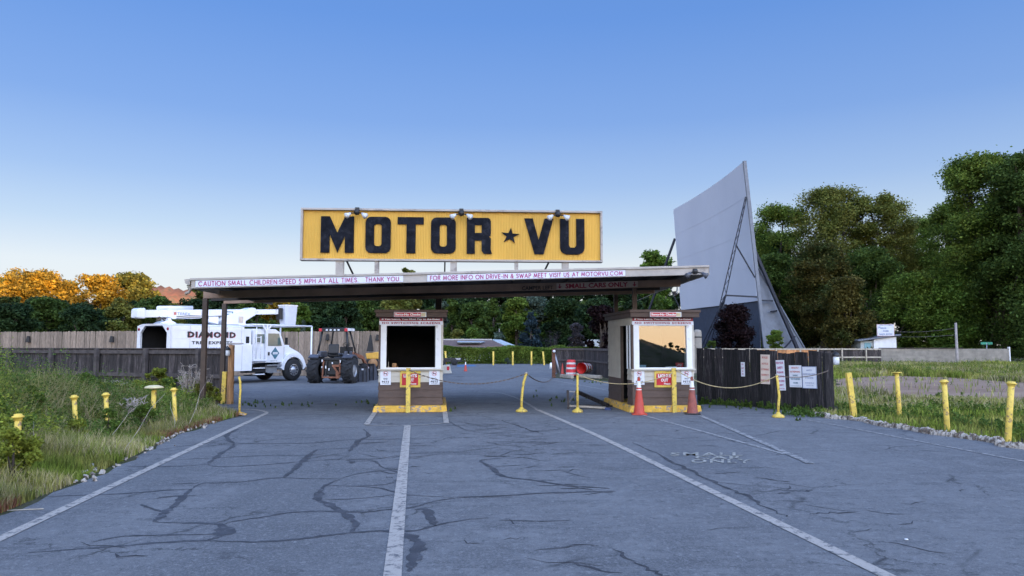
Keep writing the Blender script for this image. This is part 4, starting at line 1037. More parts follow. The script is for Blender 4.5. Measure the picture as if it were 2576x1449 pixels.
def fsign(label, x0, x1, y0, y1, base, groups, roll=0, border=None):
    a, an = fence_hit(x0, (y0 + y1) / 2); b, _ = fence_hit(x1, (y0 + y1) / 2); c, an = fence_hit((x0 + x1) / 2, (y0 + y1) / 2)
    w = (b - a).length; h = abs(fence_hit((x0+x1)/2, y0)[0].z - fence_hit((x0+x1)/2, y1)[0].z)
    gs = [(mt, [(s, cx * w, (.5 - cy) * h, ww * w, hh * h, .03) for s, cx, cy, ww, hh in it]) for mt, it in groups]
    return flat_sign('fence_notice', label, 'notice', c, w, h, an, base, gs, roll=roll, border=border), c
fsign('narrow small white notice, leftmost on the dark fence', 1865.5, 1875, 911, 947, M['signw'], [(M['magenta'], [('NO', 0, .15, .5, .1), ('OUT', 0, .42, .7, .12), ('OF', 0, .63, .35, .08), ('IN', 0, .82, .35, .08)])])
fsign('tall sun-faded peach notice with red lines on the dark fence', 1915, 1938, 892, 966, M['signpink'], [(M['fadedred'], [('RULES', 0, .10, .6, .07), ('NOTICE', 0, .31, .7, .07), ('NO DRINKING', 0, .50, .85, .07), ('RESPECT', 0, .69, .8, .07), ('EVERYONE', 0, .88, .9, .07)])], R(1))
fsign('tall white notice about your safety with purple lettering, middle of the dark fence', 1955, 1976, 906, 982, M['signw'], [(M['magenta'], [('FOR YOUR', 0, .09, .85, .08), ('SAFETY', 0, .25, .65, .08), ('PLEASE', 0, .40, .75, .06), ('OBSERVE', 0, .54, .8, .06), ('5 MPH SPEED', 0, .69, .85, .06), ('LIMIT', 0, .82, .6, .05), ('THANK YOU', 0, .94, .8, .03)])], R(-2.5))
fsign('white no trespassing notice with red and teal lines on the dark fence', 1987, 2018, 919, 974, M['signw'], [(M['fadedred'], [('ABSOLUTELY', 0, .11, .6, .08), ('NO TRESPASSING', 0, .29, .8, .08)]), (M['teal'], [('DURING', 0, .46, .38, .08), ('NON BUSINESS', 0, .62, .76, .085), ('HOURS', 0, .80, .38, .08), ('VIOLATORS WILL BE PROSECUTED', 0, .94, .86, .03)])], R(-1))
fsign('pale blue white bordered notice about switching screens, rightmost on the dark fence', 2020, 2056, 922, 977, M['signw'], [(M['fadedblue'], [('NOTICE', 0, .17, .38, .07), ('NO SWITCHING SCREENS', 0, .35, .84, .085), ('IF YOU ENTER', 0, .52, .55, .08), ('MOVIE FEES WILL BE', 0, .75, .62, .05), ('CHARGED TO YOU', 0, .86, .52, .04)])], R(-1), (M['fadedblue'], .012))
p = G(2087, 1040); t = thing('fence_end_post', 'thick dark post at the right end of the dark fence, carrying a jar lamp', 'post', p)
MB().box((0, 0, .75), (.2, .14, 1.5)).build('post', M['fence_dark'], t)
def jar_lamp(p, label, s=1.0):
    l = thing('jar_lamp', label, 'lamp', p); MB().lathe([(0, -.17*s), (.055*s, -.17*s), (.062*s, -.12*s), (.062*s, -.02*s), (.05*s, 0)], (0, 0, 0), 14).build('glass_jar', M['clear'], l)
    MB().lathe([(.07*s, -.01), (.075*s, .02), (.05*s, .06*s), (.02*s, .08*s), (0, .08*s)], (0, 0, 0), 14).build('cap', M['black'], l)
    MB().tube([(0, 0, .07*s), (-.03*s, .03*s, .11*s), (-.07*s, .06*s, .08*s)], .014*s, 6).build('arm', M['black'], l); return l
jar_lamp(AT(2103, 896, p.y - .06), 'white glass jar lamp on the right end post of the dark fence', 1.25)
# rail fence far right + fresh lumber
RFY = 60.0; rx = lambda px: XA(px, RFY)
def rail_fence(px0, px1, m, label, seed, zt=1.42, n_=0, rails=True, gap=True):
    return plank_fence('board_fence', label, [(rx(px0), RFY), (rx(px1), RFY)], zt - .10, .15, m[0], (zt - .05, .72), 1.95, m[1], m[1], jag=.02, seed=seed, posth=zt + .03, postw=.09, rail_h=.11)
rail_fence(1700, 1886, (M['fence_old'], M['pale_wood']), 'far grey board fence with a pale top rail, starting behind the right booth', 6)
rail_fence(1887, 2050, (M['fresh_wood'], M['pale_wood']), 'far fence section of fresh orange boards in front of the screen tower', 7)
rail_fence(2051, 2210, (M['fence_old'], M['pale_wood']), 'far grey board fence between the dark fence end and the block wall', 8)
def block_wall(name, label, x0, x1, Y, z, m=M['block'], bw=.8, bh=.2, seed=1, topv=0):
    t = thing(name, label, 'wall', (x0, Y, 0)); mb = MB(); r = random.Random(seed); k = int((x1 - x0) / bw)
    for j in range(round(z / bh)):
        for i in range(k):
            o = (bw / 2) * (j % 2); a = i * bw + o; b = min(a + bw - .012, x1 - x0)
            if b > a + .05: mb.bb(a, b, r.uniform(-.004, .004), .2, j * bh + .004, (j + 1) * bh - .008)
    mb.bb(.01, x1 - x0 - .01, .01, .19, 0, round(z / bh) * bh - .012); mb.build('blocks', m, t); return t
bwx = (XA(2211, 62), XA(2530, 62)); t = block_wall('block_wall', 'long grey concrete block wall across the back of the grass field', bwx[0], bwx[1], 62, 1.42)
mb = MB(); mb.bb(-.1, 6.8, -.06, .26, 1.40, 1.47); mb.build('coping', M['fence_old'], t)
MB().bb(bwx[1]-bwx[0] + .01, bwx[1]-bwx[0] + .10, -.02, .2, 0, 1.55).build('end_post', M['white'], t)
# low fence behind the right booth
t = plank_fence('low_fence', 'low dark fence with a rusty left post behind the drums', [G(1396, 939), G(1470, 941), G(1545, 956)], 1.50, .14, M['fence_old'], (1.44, .80), 0, M['fence_rail'], None, jag=.015, seed=9, cap=1.5)
p = G(1393, 950); o = thing('rusty_post', 'rusty brown square post at the left end of the low fence', 'post', p); MB().bb(-.09, .09, -.09, .09, 0, 1.5).build('post', mat('rust', (.12, .05, .03), .9, .3, 6), o)
MB().lathe([(0, -.08), (.07, -.05), (.08, 0), (.06, .05), (0, .07)], (.02, -.13, 1.38), 12).build('round_lamp', M['clear'], o)
o = thing('leaning_pole', 'grey pole leaning against the rusty post of the low fence', 'pole', G(1408, 947)); MB().tube([(.05, -.1, 0), (-.26, .0, 1.22)], .045, 8).build('pole', M['steel'], o)
flat_sign('entry_notice', 'white notice with pink words fixed to the low fence above the upright drum', 'notice', AT(1431.5, 892, G(1431, 939).y - .14), .48, .37, R(-8), M['signw'], [(M['fadedred'], [('DO NOT', 0, .08, .34, .07), ('ENTER', 0, -.07, .3, .08)])])
for a, b, lab in ((1411, 1440, 'short beige timber lying in front of the upright drum'), (1458, 1512, 'long beige timber lying under the red drum on its side')):
    p, q = G(a, 949.5), G(b, 952.5); c = (p + q) / 2; m_ = MB(c); m_.bar(p + Vector((0, -.1, .09)), q + Vector((0, -.1, .09)), .16, .17); o = m_.build('timber', M['pale_wood'], None, bevel=.02); o.location = c; tag(o, lab, 'timber')
o = thing('white_jug', 'small white rounded block beside the rusty post, out on the lot', 'marker', G(1386, 927)); MB().lathe([(0, 0), (.10, 0), (.11, .2), (.08, .36), (.04, .42), (0, .42)], (0, 0, 0), 14).build('body', M['white'], o)
# pale wall beyond
wz = AT(1439, 856, 66); t = block_wall('pale_wall', 'pale painted wall rising above the low fence beside the right booth', XA(1439, 66), XA(1475, 66), 66, 1.95, M['stucco'], 2.5, 2.0)
t = block_wall('pale_wall', 'taller pale wall section hidden partly by the right booth', XA(1475.5, 66), XA(1600, 66), 66, 2.15, M['stucco'], 2.5, 2.2)

# ================= FALLEN BARRICADE =================
p = G(1480, 1030); bz = thing('fallen_barricade', 'collapsed wooden barricade frame lying beside the left side of the right booth', 'barricade', p)
gp = lambda a, b: G(1380.9 + .1588 * a, 832 + .1588 * b)
off = p
def bbar(name, pa, pb, w, h, m): mb = MB(off); mb.bar(pa, pb, w, h); return mb.build(name, m, bz, bevel=.004)
q1 = gp(310, 1240); bbar('upright_board', q1, q1 + Vector((-.02, 0, .50)), .06, .02, M['fence_rail'])
A_ = gp(440, 1180) + Vector((0, .1, .38)); B_ = gp(945, 1205) + Vector((0, 0, .03))
bbar('long_beam', A_, B_, .09, .10, M['fence_dark']); bbar('diagonal_brace', gp(325, 1190) + Vector((0, .05, .10)), A_, .05, .03, M['steel'])
bbar('short_rail', A_ + Vector((-.2, 0, .0)), A_ + Vector((.05, 0, -.01)), .05, .04, M['steel'])
bbar('flat_rail', gp(330, 1225) + Vector((0, 0, .06)), gp(900, 1245) + Vector((0, 0, .04)), .08, .05, M['pale_wood']); bbar('flat_rail', gp(380, 1205) + Vector((0, 0, .03)), gp(800, 1215) + Vector((0, 0, .03)), .06, .05, M['fence_rail'])
bbar('wheel_block', gp(890, 1255) + Vector((0, 0, .03)), gp(985, 1258) + Vector((0, 0, .03)), .08, .07, mat('blue_scrap', (.03, .05, .14), .6))
o = MB(G(1514, 1023)); o.box(G(1514, 1023) + Vector((.1, 0, .02)), (.42, .16, .025), rz=.3); o = o.build('loose_board', M['fence_dark']); o.location = G(1514, 1023); tag(o, 'loose dark board by the yellow kerb of the right booth', 'board')

# ================= YELLOW BOLLARDS =================
def bollard(base, h, label, lean=0, r=.045, cap='flange', square=False, group=None, leany=0):
    o = thing('yellow_bollard', label, 'bollard', base); o.rotation_euler = (leany, lean, 0)
    if square: MB().bb(-.06, .06, -.05, .05, -.1, h).build('post', M['yellow'], o, bevel=.006)
    else: MB().lathe([(r * 1.05, -.1), (r, h * .5), (r, h), (0, h)], (0, 0, 0), 16).build('post', M['yellow'], o)
    if cap == 'flange': MB().lathe([(r, h - .07), (r + .012, h - .06), (r + .012, h - .035), (r + .033, h - .03), (r + .033, h - .008), (r + .01, h), (r + .008, h + .02), (0, h + .025)], (0, 0, 0), 18).build('cap', M['yellow'], o)
    elif cap == 'thin': MB().lathe([(r, h), (r + .06, h + .002), (r + .06, h + .016), (0, h + .018)], (0, 0, 0), 18).build('cap', M['yellow'], o)
    elif cap == 'umbrella': MB().lathe([(.02, h + .02), (.20, h + .05), (.17, h + .08), (.09, h + .105), (0, h + .11)], (0, 0, 0), 22).build('cap', mat('faded_cap', (.66, .56, .33), .7, .1), o); MB().lathe([(.02, h - .05), (.02, h + .06)], (0, 0, 0), 8).build('stem', M['chain'], o)
    return o
bollard(G(2149, 1052), 1.06, 'leaning square yellow post nearest the dark fence end', R(-5.5), square=True, cap=None)
bollard(G(2264, 1052), 1.05, 'slim yellow post with a thin flat plate on top, in the field edge', R(-2), .048, 'thin')
bollard(G(2384, 1090), 1.01, 'yellow post with a flanged cap just behind the white kerb', R(-1.5), .05)
bollard(G(2535, 1113), 1.05, 'rightmost yellow post, tilted right, with a flanged cap', R(6.5), .052)
for px, py, d, ln, lab in ((193, 1111, 0, -6, 'weathered yellow post sunk in the left weeds, leaning left'), (271, 1100, 0, -5, 'yellow capped post left of the mushroom topped one'), (442, 1076, 0, -5, 'short yellow capped post just right of the mushroom topped one'), (43, 1197, 0, -2, 'peeling yellow post nearly swallowed by weeds at the far left')):
    bollard(G(px, py), .80 if px != 43 else .78, lab, R(ln), .040)
bollard(G(384, 1070), .74, 'yellow post with a wide pale mushroom cap in the weeds', 0, .05, 'umbrella')
bollard(G(561, 1016), .93, 'square yellow post beside the thick timber post', R(2), square=True, cap=None)
for px, ln, lab in ((1123, -5, 'leftmost far bollard, above the black trailer'), (1241, 0, 'far bollard just left of the middle of the hedge'), (1290, 0, 'far bollard right of the middle of the hedge'), (1337, 0, 'straight far bollard near the hedge right end'), (1369, -5, 'tilted far bollard at the right end of the hedge')):
    bollard(G(px, 918.5), 1.17, lab + ', plain yellow', R(ln), .075, cap=None if px != 1123 else 'flange')
# thick timber post with jar lamp
p = G(578.5, 1016); t = thing('timber_post', 'thick orange brown timber post at the end of the low dark fence', 'post', p)
MB().lathe([(.10, -.05), (.095, .8), (.088, 1.70), (0, 1.705)], (0, 0, 0), 10).build('post', M['timber'], t)
jar_lamp(p + Vector((-.05, -.14, 1.56)), 'jar lamp under a black cap on the thick timber post', 1.0)
p = G(427, 977); t = thing('junction_box', 'grey metal box on the low dark fence behind the green bush', 'box', AT(422, 907, 26.4)); MB().box((0, -.05, 0), (.2, .12, .30)).build('box', M['steel'], t, bevel=.01); MB().bb(-.02, .02, -.03, .01, -.9, -.15).build('conduit', M['steel'], t)
o = thing('white_stake', 'thin white painted stake against the low dark fence', 'stake', AT(105, 925, 28.3)); MB().box((0, 0, .0), (.04, .02, .95)).build('stake', M['white'], o)
# jersey block, trailer, kiosk
p = G(1123, 939); t = thing('barrier_block', 'peeling cream concrete block with a red patch just right of the left booth', 'barrier', p)
MB().prism([(-.28, 0), (.30, 0), (.26, .12), (.17, .5), (-.17, .5), (-.24, .15)], -.3, .5).build('body', M['cream'], t, bevel=.02); MB().bb(.05, .20, -.312, -.302, .2, .42).build('red_patch', M['red'], t)
p = G(1137, 919); t = thing('utility_trailer', 'low black flatbed trailer parked at the far edge of the lot', 'trailer', p)
mb = MB(); mb.bb(-1.3, .75, 0, 1.4, .28, .58); mb.bb(-1.3, .75, -.03, .0, .5, .62); mb.bb(.75, 1.0, .6, .7, .3, .36); mb.build('bed', M['black'], t, bevel=.02)
for x in (-.8, .2): MB().lathe([(0, -.05), (.28, -.05), (.28, .13), (0, .13)], (x, -.02, .28), 18, axis='y').build('wheel', M['tyre'], t)
MB().bb(.30, .72, -.06, -.032, .46, .60).build('light_bar', M['steel'], t)
KY = 70; kx0, kx1 = XA(2163, KY), XA(2249.5, KY); t = thing('kiosk', 'small white kiosk with a slanting roof beyond the board fence', 'kiosk', (kx0, KY, 0)); kw = kx1 - kx0; zr = ZA(845, KY); zl = ZA(857, KY)
mb = MB(); xm = kw * .35; mb.prism([(xm, 0), (kw, 0), (kw, zr - .08), (xm, zl + .12)], 0, 2.2); mb.build('front_wall', M['white'], t)
MB().bb(.0, xm - .005, .25, 2.2, 0, zl - .02).build('side_wall', mat('kiosk_siding', (.45, .5, .52), .7, .1), t); MB().bb(.35, .95, .20, .245, 1.0, zl - .2).build('window', mat('kiosk_shutter', (.20, .38, .44), .6, .1), t)
mb = MB(); mb.slab([(-.45, -.25, zl - .05), (xm, -.25, zl + .16), (xm, 2.4, zl + .16), (-.45, 2.4, zl - .05)], (0, 0, .12)); mb.slab([(xm + .005, -.25, zl + .16), (kw + .35, -.25, zr + .05), (kw + .35, 2.4, zr + .05), (xm + .005, 2.4, zl + .16)], (0, 0, .12)); mb.build('roof', M['screen_side'], t)
flat_sign('farewell_sign', 'white sign asking visitors to come back soon, on the kiosk roof', 'sign', AT(2228, 830.5, KY - .3), XA(2249.5, KY) - XA(2206.6, KY), 1.12, 0, M['signw'],
    [(M['fadedblue'], [('THANKS FOR COMING', 0, .47, 1.3, .10, .03), ('Please', -.3, .22, .75, .22, .03), ('COME', 0, -.08, .55, .17, .05), ('BACK SOON', 0, -.38, 1.2, .17, .05)])], thick=.1, border=(M['fadedred'], .02))
# poles, wires
def upole(px, Y, ytop, label, arms=((.6, 1.9), (1.45, 1.9)), r=.14, h=None):
    x = XA(px, Y); H = ZA(ytop, Y); t = thing('utility_pole', label, 'utility pole', (x, Y, 0)); MB().lathe([(r * 1.3, -.05), (r, H), (0, H)], (0, 0, 0), 10).build('pole', M['pole'], t)
    for dz, w_ in arms:
        MB().bb(-w_ / 2, w_ / 2, -.2, -.1, H - dz - .08, H - dz + .08).build('crossarm', M['pole'], t)
    return t
upole(1455, 110, 783, 'utility pole with two crossarms rising before the dark woods')
upole(2400, 61, 812, 'thin grey pole standing by the block wall', (), .09)
upole(1256, 92, 827, 'thin short pole above the pale shrub', (), .05)
t = thing('street_name_sign', 'small green street sign above the block wall', 'sign', (XA(2475, 64), 64, 0)); MB().lathe([(.04, 0), (.04, 1.9), (0, 1.9)], (0, 0, 0), 8).build('pole', M['steel'], t); MB().bb(-.5, .5, -.02, .02, 1.75, 1.95).build('plate', mat('green_sign', (.03, .25, .16), .5), t)
def wire(label, pa, pb, sag, r=.022):
    p, q = Vector(pa), Vector(pb); c = (p + q) / 2; mb = MB(c); mb.tube([p.lerp(q, i / 16) - Vector((0, 0, sag * 4 * (i / 16) * (1 - i / 16))) for i in range(17)], r, 5); o = mb.build('wire', M['pole']); o.location = c; tag(o, label, 'wire')
wire('upper of two wires crossing the woods behind the left booth', AT(900, 822, 112), AT(1455, 798, 110), .5); wire('lower of two wires crossing the woods behind the left booth', AT(900, 829, 112), AT(1452, 822, 110), .2)
wire('wire rising from the two-arm pole toward the right booth', AT(1455, 788, 110), AT(1640, 740, 95), .6); wire('upper thin wire before the black trees at right', AT(2230, 858 - 26, 72), AT(2400, 826, 61), .2, .012); wire('lower thin wire before the black trees at right', AT(2230, 846, 72), AT(2400, 843, 61), .1, .012)
# low building beyond the hedge
bY = 80; t = thing('low_building', 'low building with a brown roof and pale skylight beyond the hedge', 'building', (XA(1100, bY), bY, 0)); bx = XA(1250, bY) - XA(1100, bY); zt_, ze = ZA(857.5, bY), ZA(873, bY)
MB().bb(0, bx, .3, 8, 0, ze - .02).build('wall', M['stucco'], t)
mb = MB(); mb.slab([(-.3, 0, ze), (bx + 1.0, 0, ze), (bx - .6, 3.2, zt_), (-.3, 3.2, zt_)], (0, .05, .1)); mb.build('roof', M['rooftile'], t)
mb = MB(); mb.slab([(-.3, 3.2, zt_ + .1), (bx - .6, 3.2, zt_ + .1), (bx - .6, 3.5, zt_ + .1), (-.3, 3.5, zt_ + .1)], (0, 0, .14)); mb.build('ridge_cap', M['steel'], t)
sx = XA(1152, bY) - XA(1100, bY); MB().slab([(sx, .35, ze + .42), (sx + 2.4, .35, ze + .42), (sx + 2.9, 1.9, zt_ - .15), (sx - .2, 2.1, zt_ - .13)], (0, -.12, .12)).build('skylight', mat('skylight', (.5, .58, .66), .3), t)
MB().slab([(bx + 1.05, .0, ze + .0), (bx + 2.3, 1.2, ze - .05), (bx + .3, 3.5, zt_ + .08), (bx - .55, 3.3, zt_ + .12)], (.06, .06, .08)).build('side_roof', mat('pale_roof', (.42, .48, .5), .5), t)
t = thing('grey_tank', 'grey upright tank behind the dark fence beside the right booth', 'tank', (XA(1752, 45), 45, 0)); zt_ = ZA(829, 45); MB().lathe([(.26, 0), (.26, zt_ - .2), (.22, zt_ - .06), (.1, zt_), (0, zt_)], (0, 0, 0), 18).build('body', M['block'], t)
MB().lathe([(.262, zt_ - .5), (.268, zt_ - .48), (.268, zt_ - .44), (.262, zt_ - .42)], (0, 0, 0), 18).build('strap', M['black'], t)
t = thing('equipment_box', 'pale upright panel box next to the grey tank', 'box', (XA(1740, 45), 45, 0)); MB().bb(-.2, .08, -.2, .2, 0, ZA(836, 45)).build('cabinet', M['trim'], t, bevel=.01)

# ================= SCREEN TOWER =================
YR, YL = 70.0, 94.0
rb, rt, lb, lt = AT(1905, 757, YR), AT(1868, 408, YR), AT(1713, 780, YL), AT(1694, 527, YL)
OT = Vector((rb.x, rb.y, 0)); st = thing('screen_tower', 'tall white drive-in movie screen on dark steel legs beyond the fences', 'movie screen', OT)
nrm = (lb - rb).cross(rt - rb).normalized()
if nrm.x < 0: nrm = -nrm      # away from the audience
n = 16; V = []; bow = lambda u: 1.6 * (1 - (2*u-1)**2) * .33
for th in (0, .35):
    for j in range(2):
        for i in range(n + 1):
            u = i / n; p = rb.lerp(lb, u) if j == 0 else rt.lerp(lt, u); V.append(p + nrm * (bow(u) + th))
N1 = n + 1; Fq = []
for i in range(n):
    Fq += [(i, i+1, N1+i+1, N1+i), (2*N1+i, 3*N1+i, 3*N1+i+1, 2*N1+i+1), (N1+i, N1+i+1, 3*N1+i+1, 3*N1+i), (i, 2*N1+i, 2*N1+i+1, i+1)]
Fq += [(0, N1, 3*N1, 2*N1), (n, 2*N1+n, 3*N1+n, N1+n)]
MB(OT).add(V, Fq).build('screen_face', M['screen'], st)
for k in (.25, .5, .75):      # sheet seams, thin proud battens
    mb = MB(OT)
    for i in range(n):
        a = rb.lerp(rt, k).lerp(lb.lerp(lt, k), i / n) + nrm * (bow(i / n) - .012); b = rb.lerp(rt, k).lerp(lb.lerp(lt, k), (i+1) / n) + nrm * (bow((i+1) / n) - .012); mb.bar(a, b, .012, .02)
    mb.build('seam', M['screen'], st)
mb = MB(OT)
for i in range(n):
    a = rb.lerp(lb, i / n) + nrm * (bow(i / n) + .15); b = rb.lerp(lb, (i+1) / n) + nrm * (bow((i+1) / n) + .15)
    mb.slab([(a.x, a.y, 0), (b.x, b.y, 0), (b.x, b.y, b.z + .05), (a.x, a.y, a.z + .05)], (.1, 0, 0))
mb.build('skirt', M['screen_skirt'], st)
edge = MB(OT); edge.bar(AT(1869, 406, YR) + Vector((.1, -.12, 0)), AT(1924, 873, YR - .1), .30, .30); edge.build('edge_column', M['screen_side'], st)
wt, wa, wb_ = AT(1900, 662, YR + .5), AT(1922, 873, YR + .5), AT(2022, 873, YR + 2.5)
def ext0(a, b): d = b - a; return b + d * (b.z / (a.z - b.z))
wa, wb_ = ext0(wt, wa), ext0(wt, wb_)
mb = MB(OT); V = [wt, wa, wb_]; V2 = [v + Vector((-.05, .3, 0)) for v in V]; mb.add(V + V2, [(0, 1, 2), (5, 4, 3), (0, 3, 4, 1), (1, 4, 5, 2), (2, 5, 3, 0)]); mb.build('side_wing', M['screen_side'], st)
MB(OT).bar(wt + Vector((0, -.06, 0)), wb_ + Vector((0, -.06, 0)), .12, .12).build('wing_edge', M['screen_side'], st)
def lattice(a, b, w0, w1, axis=(1, 0, 0), k=22, t_=.07):
    a, b = Vector(a), Vector(b); ax = Vector(axis); mb = MB(OT)
    mb.bar(a - ax * w0 / 2, b - ax * w1 / 2, t_); mb.bar(a + ax * w0 / 2, b + ax * w1 / 2, t_)
    for i in range(k):
        u, v = i / k, (i + 1) / k; w_, x_ = w0 + (w1 - w0) * u, w0 + (w1 - w0) * v; s = 1 if i % 2 else -1
        mb.bar(a.lerp(b, u) + ax * s * w_ / 2, a.lerp(b, v) - ax * s * x_ / 2, t_ * .5)
    return mb
la, lb2 = AT(1877, 495, YR - .3), ext0(AT(1877, 495, YR - .3), AT(1792, 873, YR - 1.5))
lattice(la, lb2, .15, .62, (.9, .4, 0)).build('lattice_leg', M['blue_steel'], st)
f0 = AT(1826, 743, YR - .9); f1 = ext0(AT(1826, 735, YR - .5), AT(1768, 873, YR + 1.5)); mb = lattice(f0, f1, .10, .4, k=12); mb.build('lattice_leg', M['blue_steel'], st)
def sbar(pa, ya, pb, yb, w, nm='brace', m='blue_steel', g0=False):
    a, b = AT(*pa, ya), AT(*pb, yb)
    if g0: b = ext0(a, b)
    MB(OT).bar(a, b, w, w).build(nm, M[m], st)
sbar((1825, 743), YR - .9, (1904, 747), YR - .1, .14); sbar((1852, 617), YR - .6, (1899, 698), YR - .2, .10)
sbar((1897, 628), YR + .0, (2004, 873), YR + 1.2, .27, 'back_leg', g0=True); sbar((1907, 755), YR + .1, (1944, 757), YR + .4, .13); sbar((1939, 784), YR + .4, (1963, 780), YR + 2.0, .12); sbar((2000, 846), YR + 1.1, (1962, 888), YR + .3, .12)
sbar((1809, 804), YR - 1.0, (1887, 873), YR + .2, .11, m='trim', g0=True)
sbar((1698, 600), YL + .6, (1640, 760), YL + 3.0, .24, 'back_leg', g0=True); sbar((1670, 690), YL + 1.6, (1712, 780), YL + 1.6, .12)

# ================= BUCKET TRUCK =================
tk = thing('bucket_truck', 'white tree service bucket truck with raised boom and chip box behind the low fence', 'truck', (-13.85, 30.0, 0), math.atan2(.848, .53))
T = M['truck']
mb = MB()   # chip box: open rear, thick walls
mb.bb(0, 3.6, 0, .06, .95, 2.50); mb.bb(0, 3.6, 2.24, 2.30, .95, 2.50); mb.bb(3.5, 3.6, .06, 2.24, .95, 2.50); mb.bb(0, 3.6, .06, 2.24, .95, 1.02)
mb.add([(0, 0, 2.501), (3.6, 0, 2.501), (3.6, .35, 2.58), (0, .35, 2.58), (0, 1.95, 2.58), (3.6, 1.95, 2.58), (3.6, 2.3, 2.501), (0, 2.3, 2.501)], [(0, 1, 2, 3), (3, 2, 5, 4), (4, 5, 6, 7), (0, 3, 4, 7), (1, 6, 5, 2)])
mb.prism([(.0, 1.02), (.22, 1.02), (.22, 2.2), (.55, 2.5), (.0, 2.5)], -.004, .10, plane='yz') ; mb.prism([(2.3, 1.02), (2.08, 1.02), (2.08, 2.2), (1.75, 2.5), (2.3, 2.5)], -.004, .10, plane='yz')
mb.build('chip_box', T, tk, bevel=.012)
MB().bb(.2, 3.49, .07, 2.23, 1.03, 1.05).build('box_floor', M['dark'], tk); mb = MB(); mb.bb(3.46, 3.49, .07, 2.23, 1.06, 2.48); mb.bb(.12, 3.45, .062, .075, 1.06, 2.48); mb.bb(.12, 3.45, 2.225, 2.238, 1.06, 2.48); mb.build('box_lining', M['dark'], tk)
rb_ = MB()
for z in (1.12, 1.98, 2.32): rb_.bb(.02, 3.58, -.012, -.001, z, z + .03)
rb_.build('body_rib', T, tk)
for y in (.14, 2.16): MB().lathe([(0, -.03), (.06, -.03), (.06, -.005)], (0, y, 2.36), 14, axis='x').build('tail_lamp', M['darkred'], tk)
lt_ = MB()
def ttext(s, x, z, w_, h_, m, nm, bold=.03, sp=1.0, y=-.015): v, f = fit_text(s, w_, h_, bold, sp); MB().add([(x + a, y, z + b) for a, b in v], f).build(nm, m, tk, fix=False)
# side of chip box: s along x
ttext('DIAMOND', 1.95, 2.14, 2.35, .26, M['btext'], 'side_lettering', .05, 1.25, -.018); ttext('DIAMOND', 1.97, 2.13, 2.35, .26, M['red'], 'lettering_shadow', .055, 1.25, -.0165)
ttext('TREE EXPERTS', 1.98, 1.80, 2.0, .135, M['btext'], 'side_lettering', .03, 1.15); ttext('INCORPORATED', 1.98, 1.56, 1.6, .09, M['fadedblue'], 'side_lettering', .0, 1.2)
mb = MB(); mb.bb(3.605, 4.0, .02, 2.28, .60, 2.42); mb.build('mid_cabinet', T, tk, bevel=.02)
MB().bb(3.70, 3.88, .003, .019, 1.78, 2.08).build('cabinet_opening', M['dark'], tk, bevel=.02)
mb = MB(); mb.bb(2.9, 3.98, -.10, .018, .55, 1.72); mb.build('tool_box', T, tk, bevel=.015); mb = MB(); mb.bb(3.42, 3.43, -.106, -.101, .6, 1.66); mb.build('door_seam', M['steel'], tk); MB().bb(2.7, 3.5, -.09, -.0, 1.735, 1.80).build('side_shelf', M['steel'], tk)
mb = MB(); mb.bb(.3, 7.0, .65, .85, .55, .80); mb.bb(.3, 7.0, 1.45, 1.65, .55, .80); mb.bb(3.9, 4.9, .1, .6, .45, .62); mb.bb(4.0, 4.75, -.02, .5, .32, .36); mb.build('chassis', M['black'], tk)
# cab
cp = [(4.15, .88), (6.02, .88), (6.02, 1.62), (5.72, 2.28), (5.45, 2.44), (4.15, 2.44)]
mb = MB(); mb.prism(cp, .10, 2.20); mb.build('cab', T, tk, bevel=.04)
MB().prism([(4.95, 1.66), (5.80, 1.66), (5.62, 2.24), (4.95, 2.24)], .084, .099).build('door_window', M['glass'], tk)
MB().prism([(4.30, 1.78), (4.78, 1.78), (4.78, 2.20), (4.30, 2.20)], .084, .099).build('rear_window', M['glass'], tk)
MB().slab([(6.035, .28, 1.68), (6.035, 2.02, 1.68), (5.76, 2.02, 2.27), (5.76, .28, 2.27)], (.012, 0, .004)).build('windshield', M['glass'], tk)
for x in (4.88, 5.93): MB().bb(x, x + .012, .088, .099, .95, 1.62).build('door_seam', M['steel'], tk)
MB().bb(5.0, 5.09, .07, .098, 1.22, 1.38).build('door_handle', M['black'], tk)
MB().prism([(5.18, 1.32), (5.42, 1.04), (5.66, 1.32), (5.42, 1.60)], .085, .098).build('door_emblem', M['teal'], tk); MB().prism([(5.28, 1.27), (5.56, 1.27), (5.56, 1.37), (5.28, 1.37)], .078, .0845).build('emblem_band', M['signw'], tk)
ttext('TREE SERVICE', 5.42, 1.32, .24, .035, M['btext'], 'emblem_lettering', .0, 1, .075); ttext('USDOT 00', 5.35, .97, .4, .05, M['btext'], 'door_lettering', .0, 1, .097)
hp = [(6.02, 1.0), (6.02, 1.66), (6.45, 1.62), (7.0, 1.38), (7.22, 1.25), (7.28, .80), (7.05, .80), (7.0, 1.0)]
MB().prism(hp, .30, 2.0).build('hood', T, tk, bevel=.05)
nf = 12; ar = [(6.5 + .66 * math.cos(R(180 - 180 * i / nf)), .52 + .66 * math.sin(R(180 - 180 * i / nf))) for i in range(nf + 1)]
ari = [(6.5 + .58 * math.cos(R(180 * i / nf)), .52 + .58 * math.sin(R(180 * i / nf))) for i in range(nf + 1)]
fp = [(5.72, .62), (5.84, .52)] + ar + [(7.24, .62), (7.26, 1.0), (7.10, 1.30), (6.2, 1.30), (5.9, 1.0)]
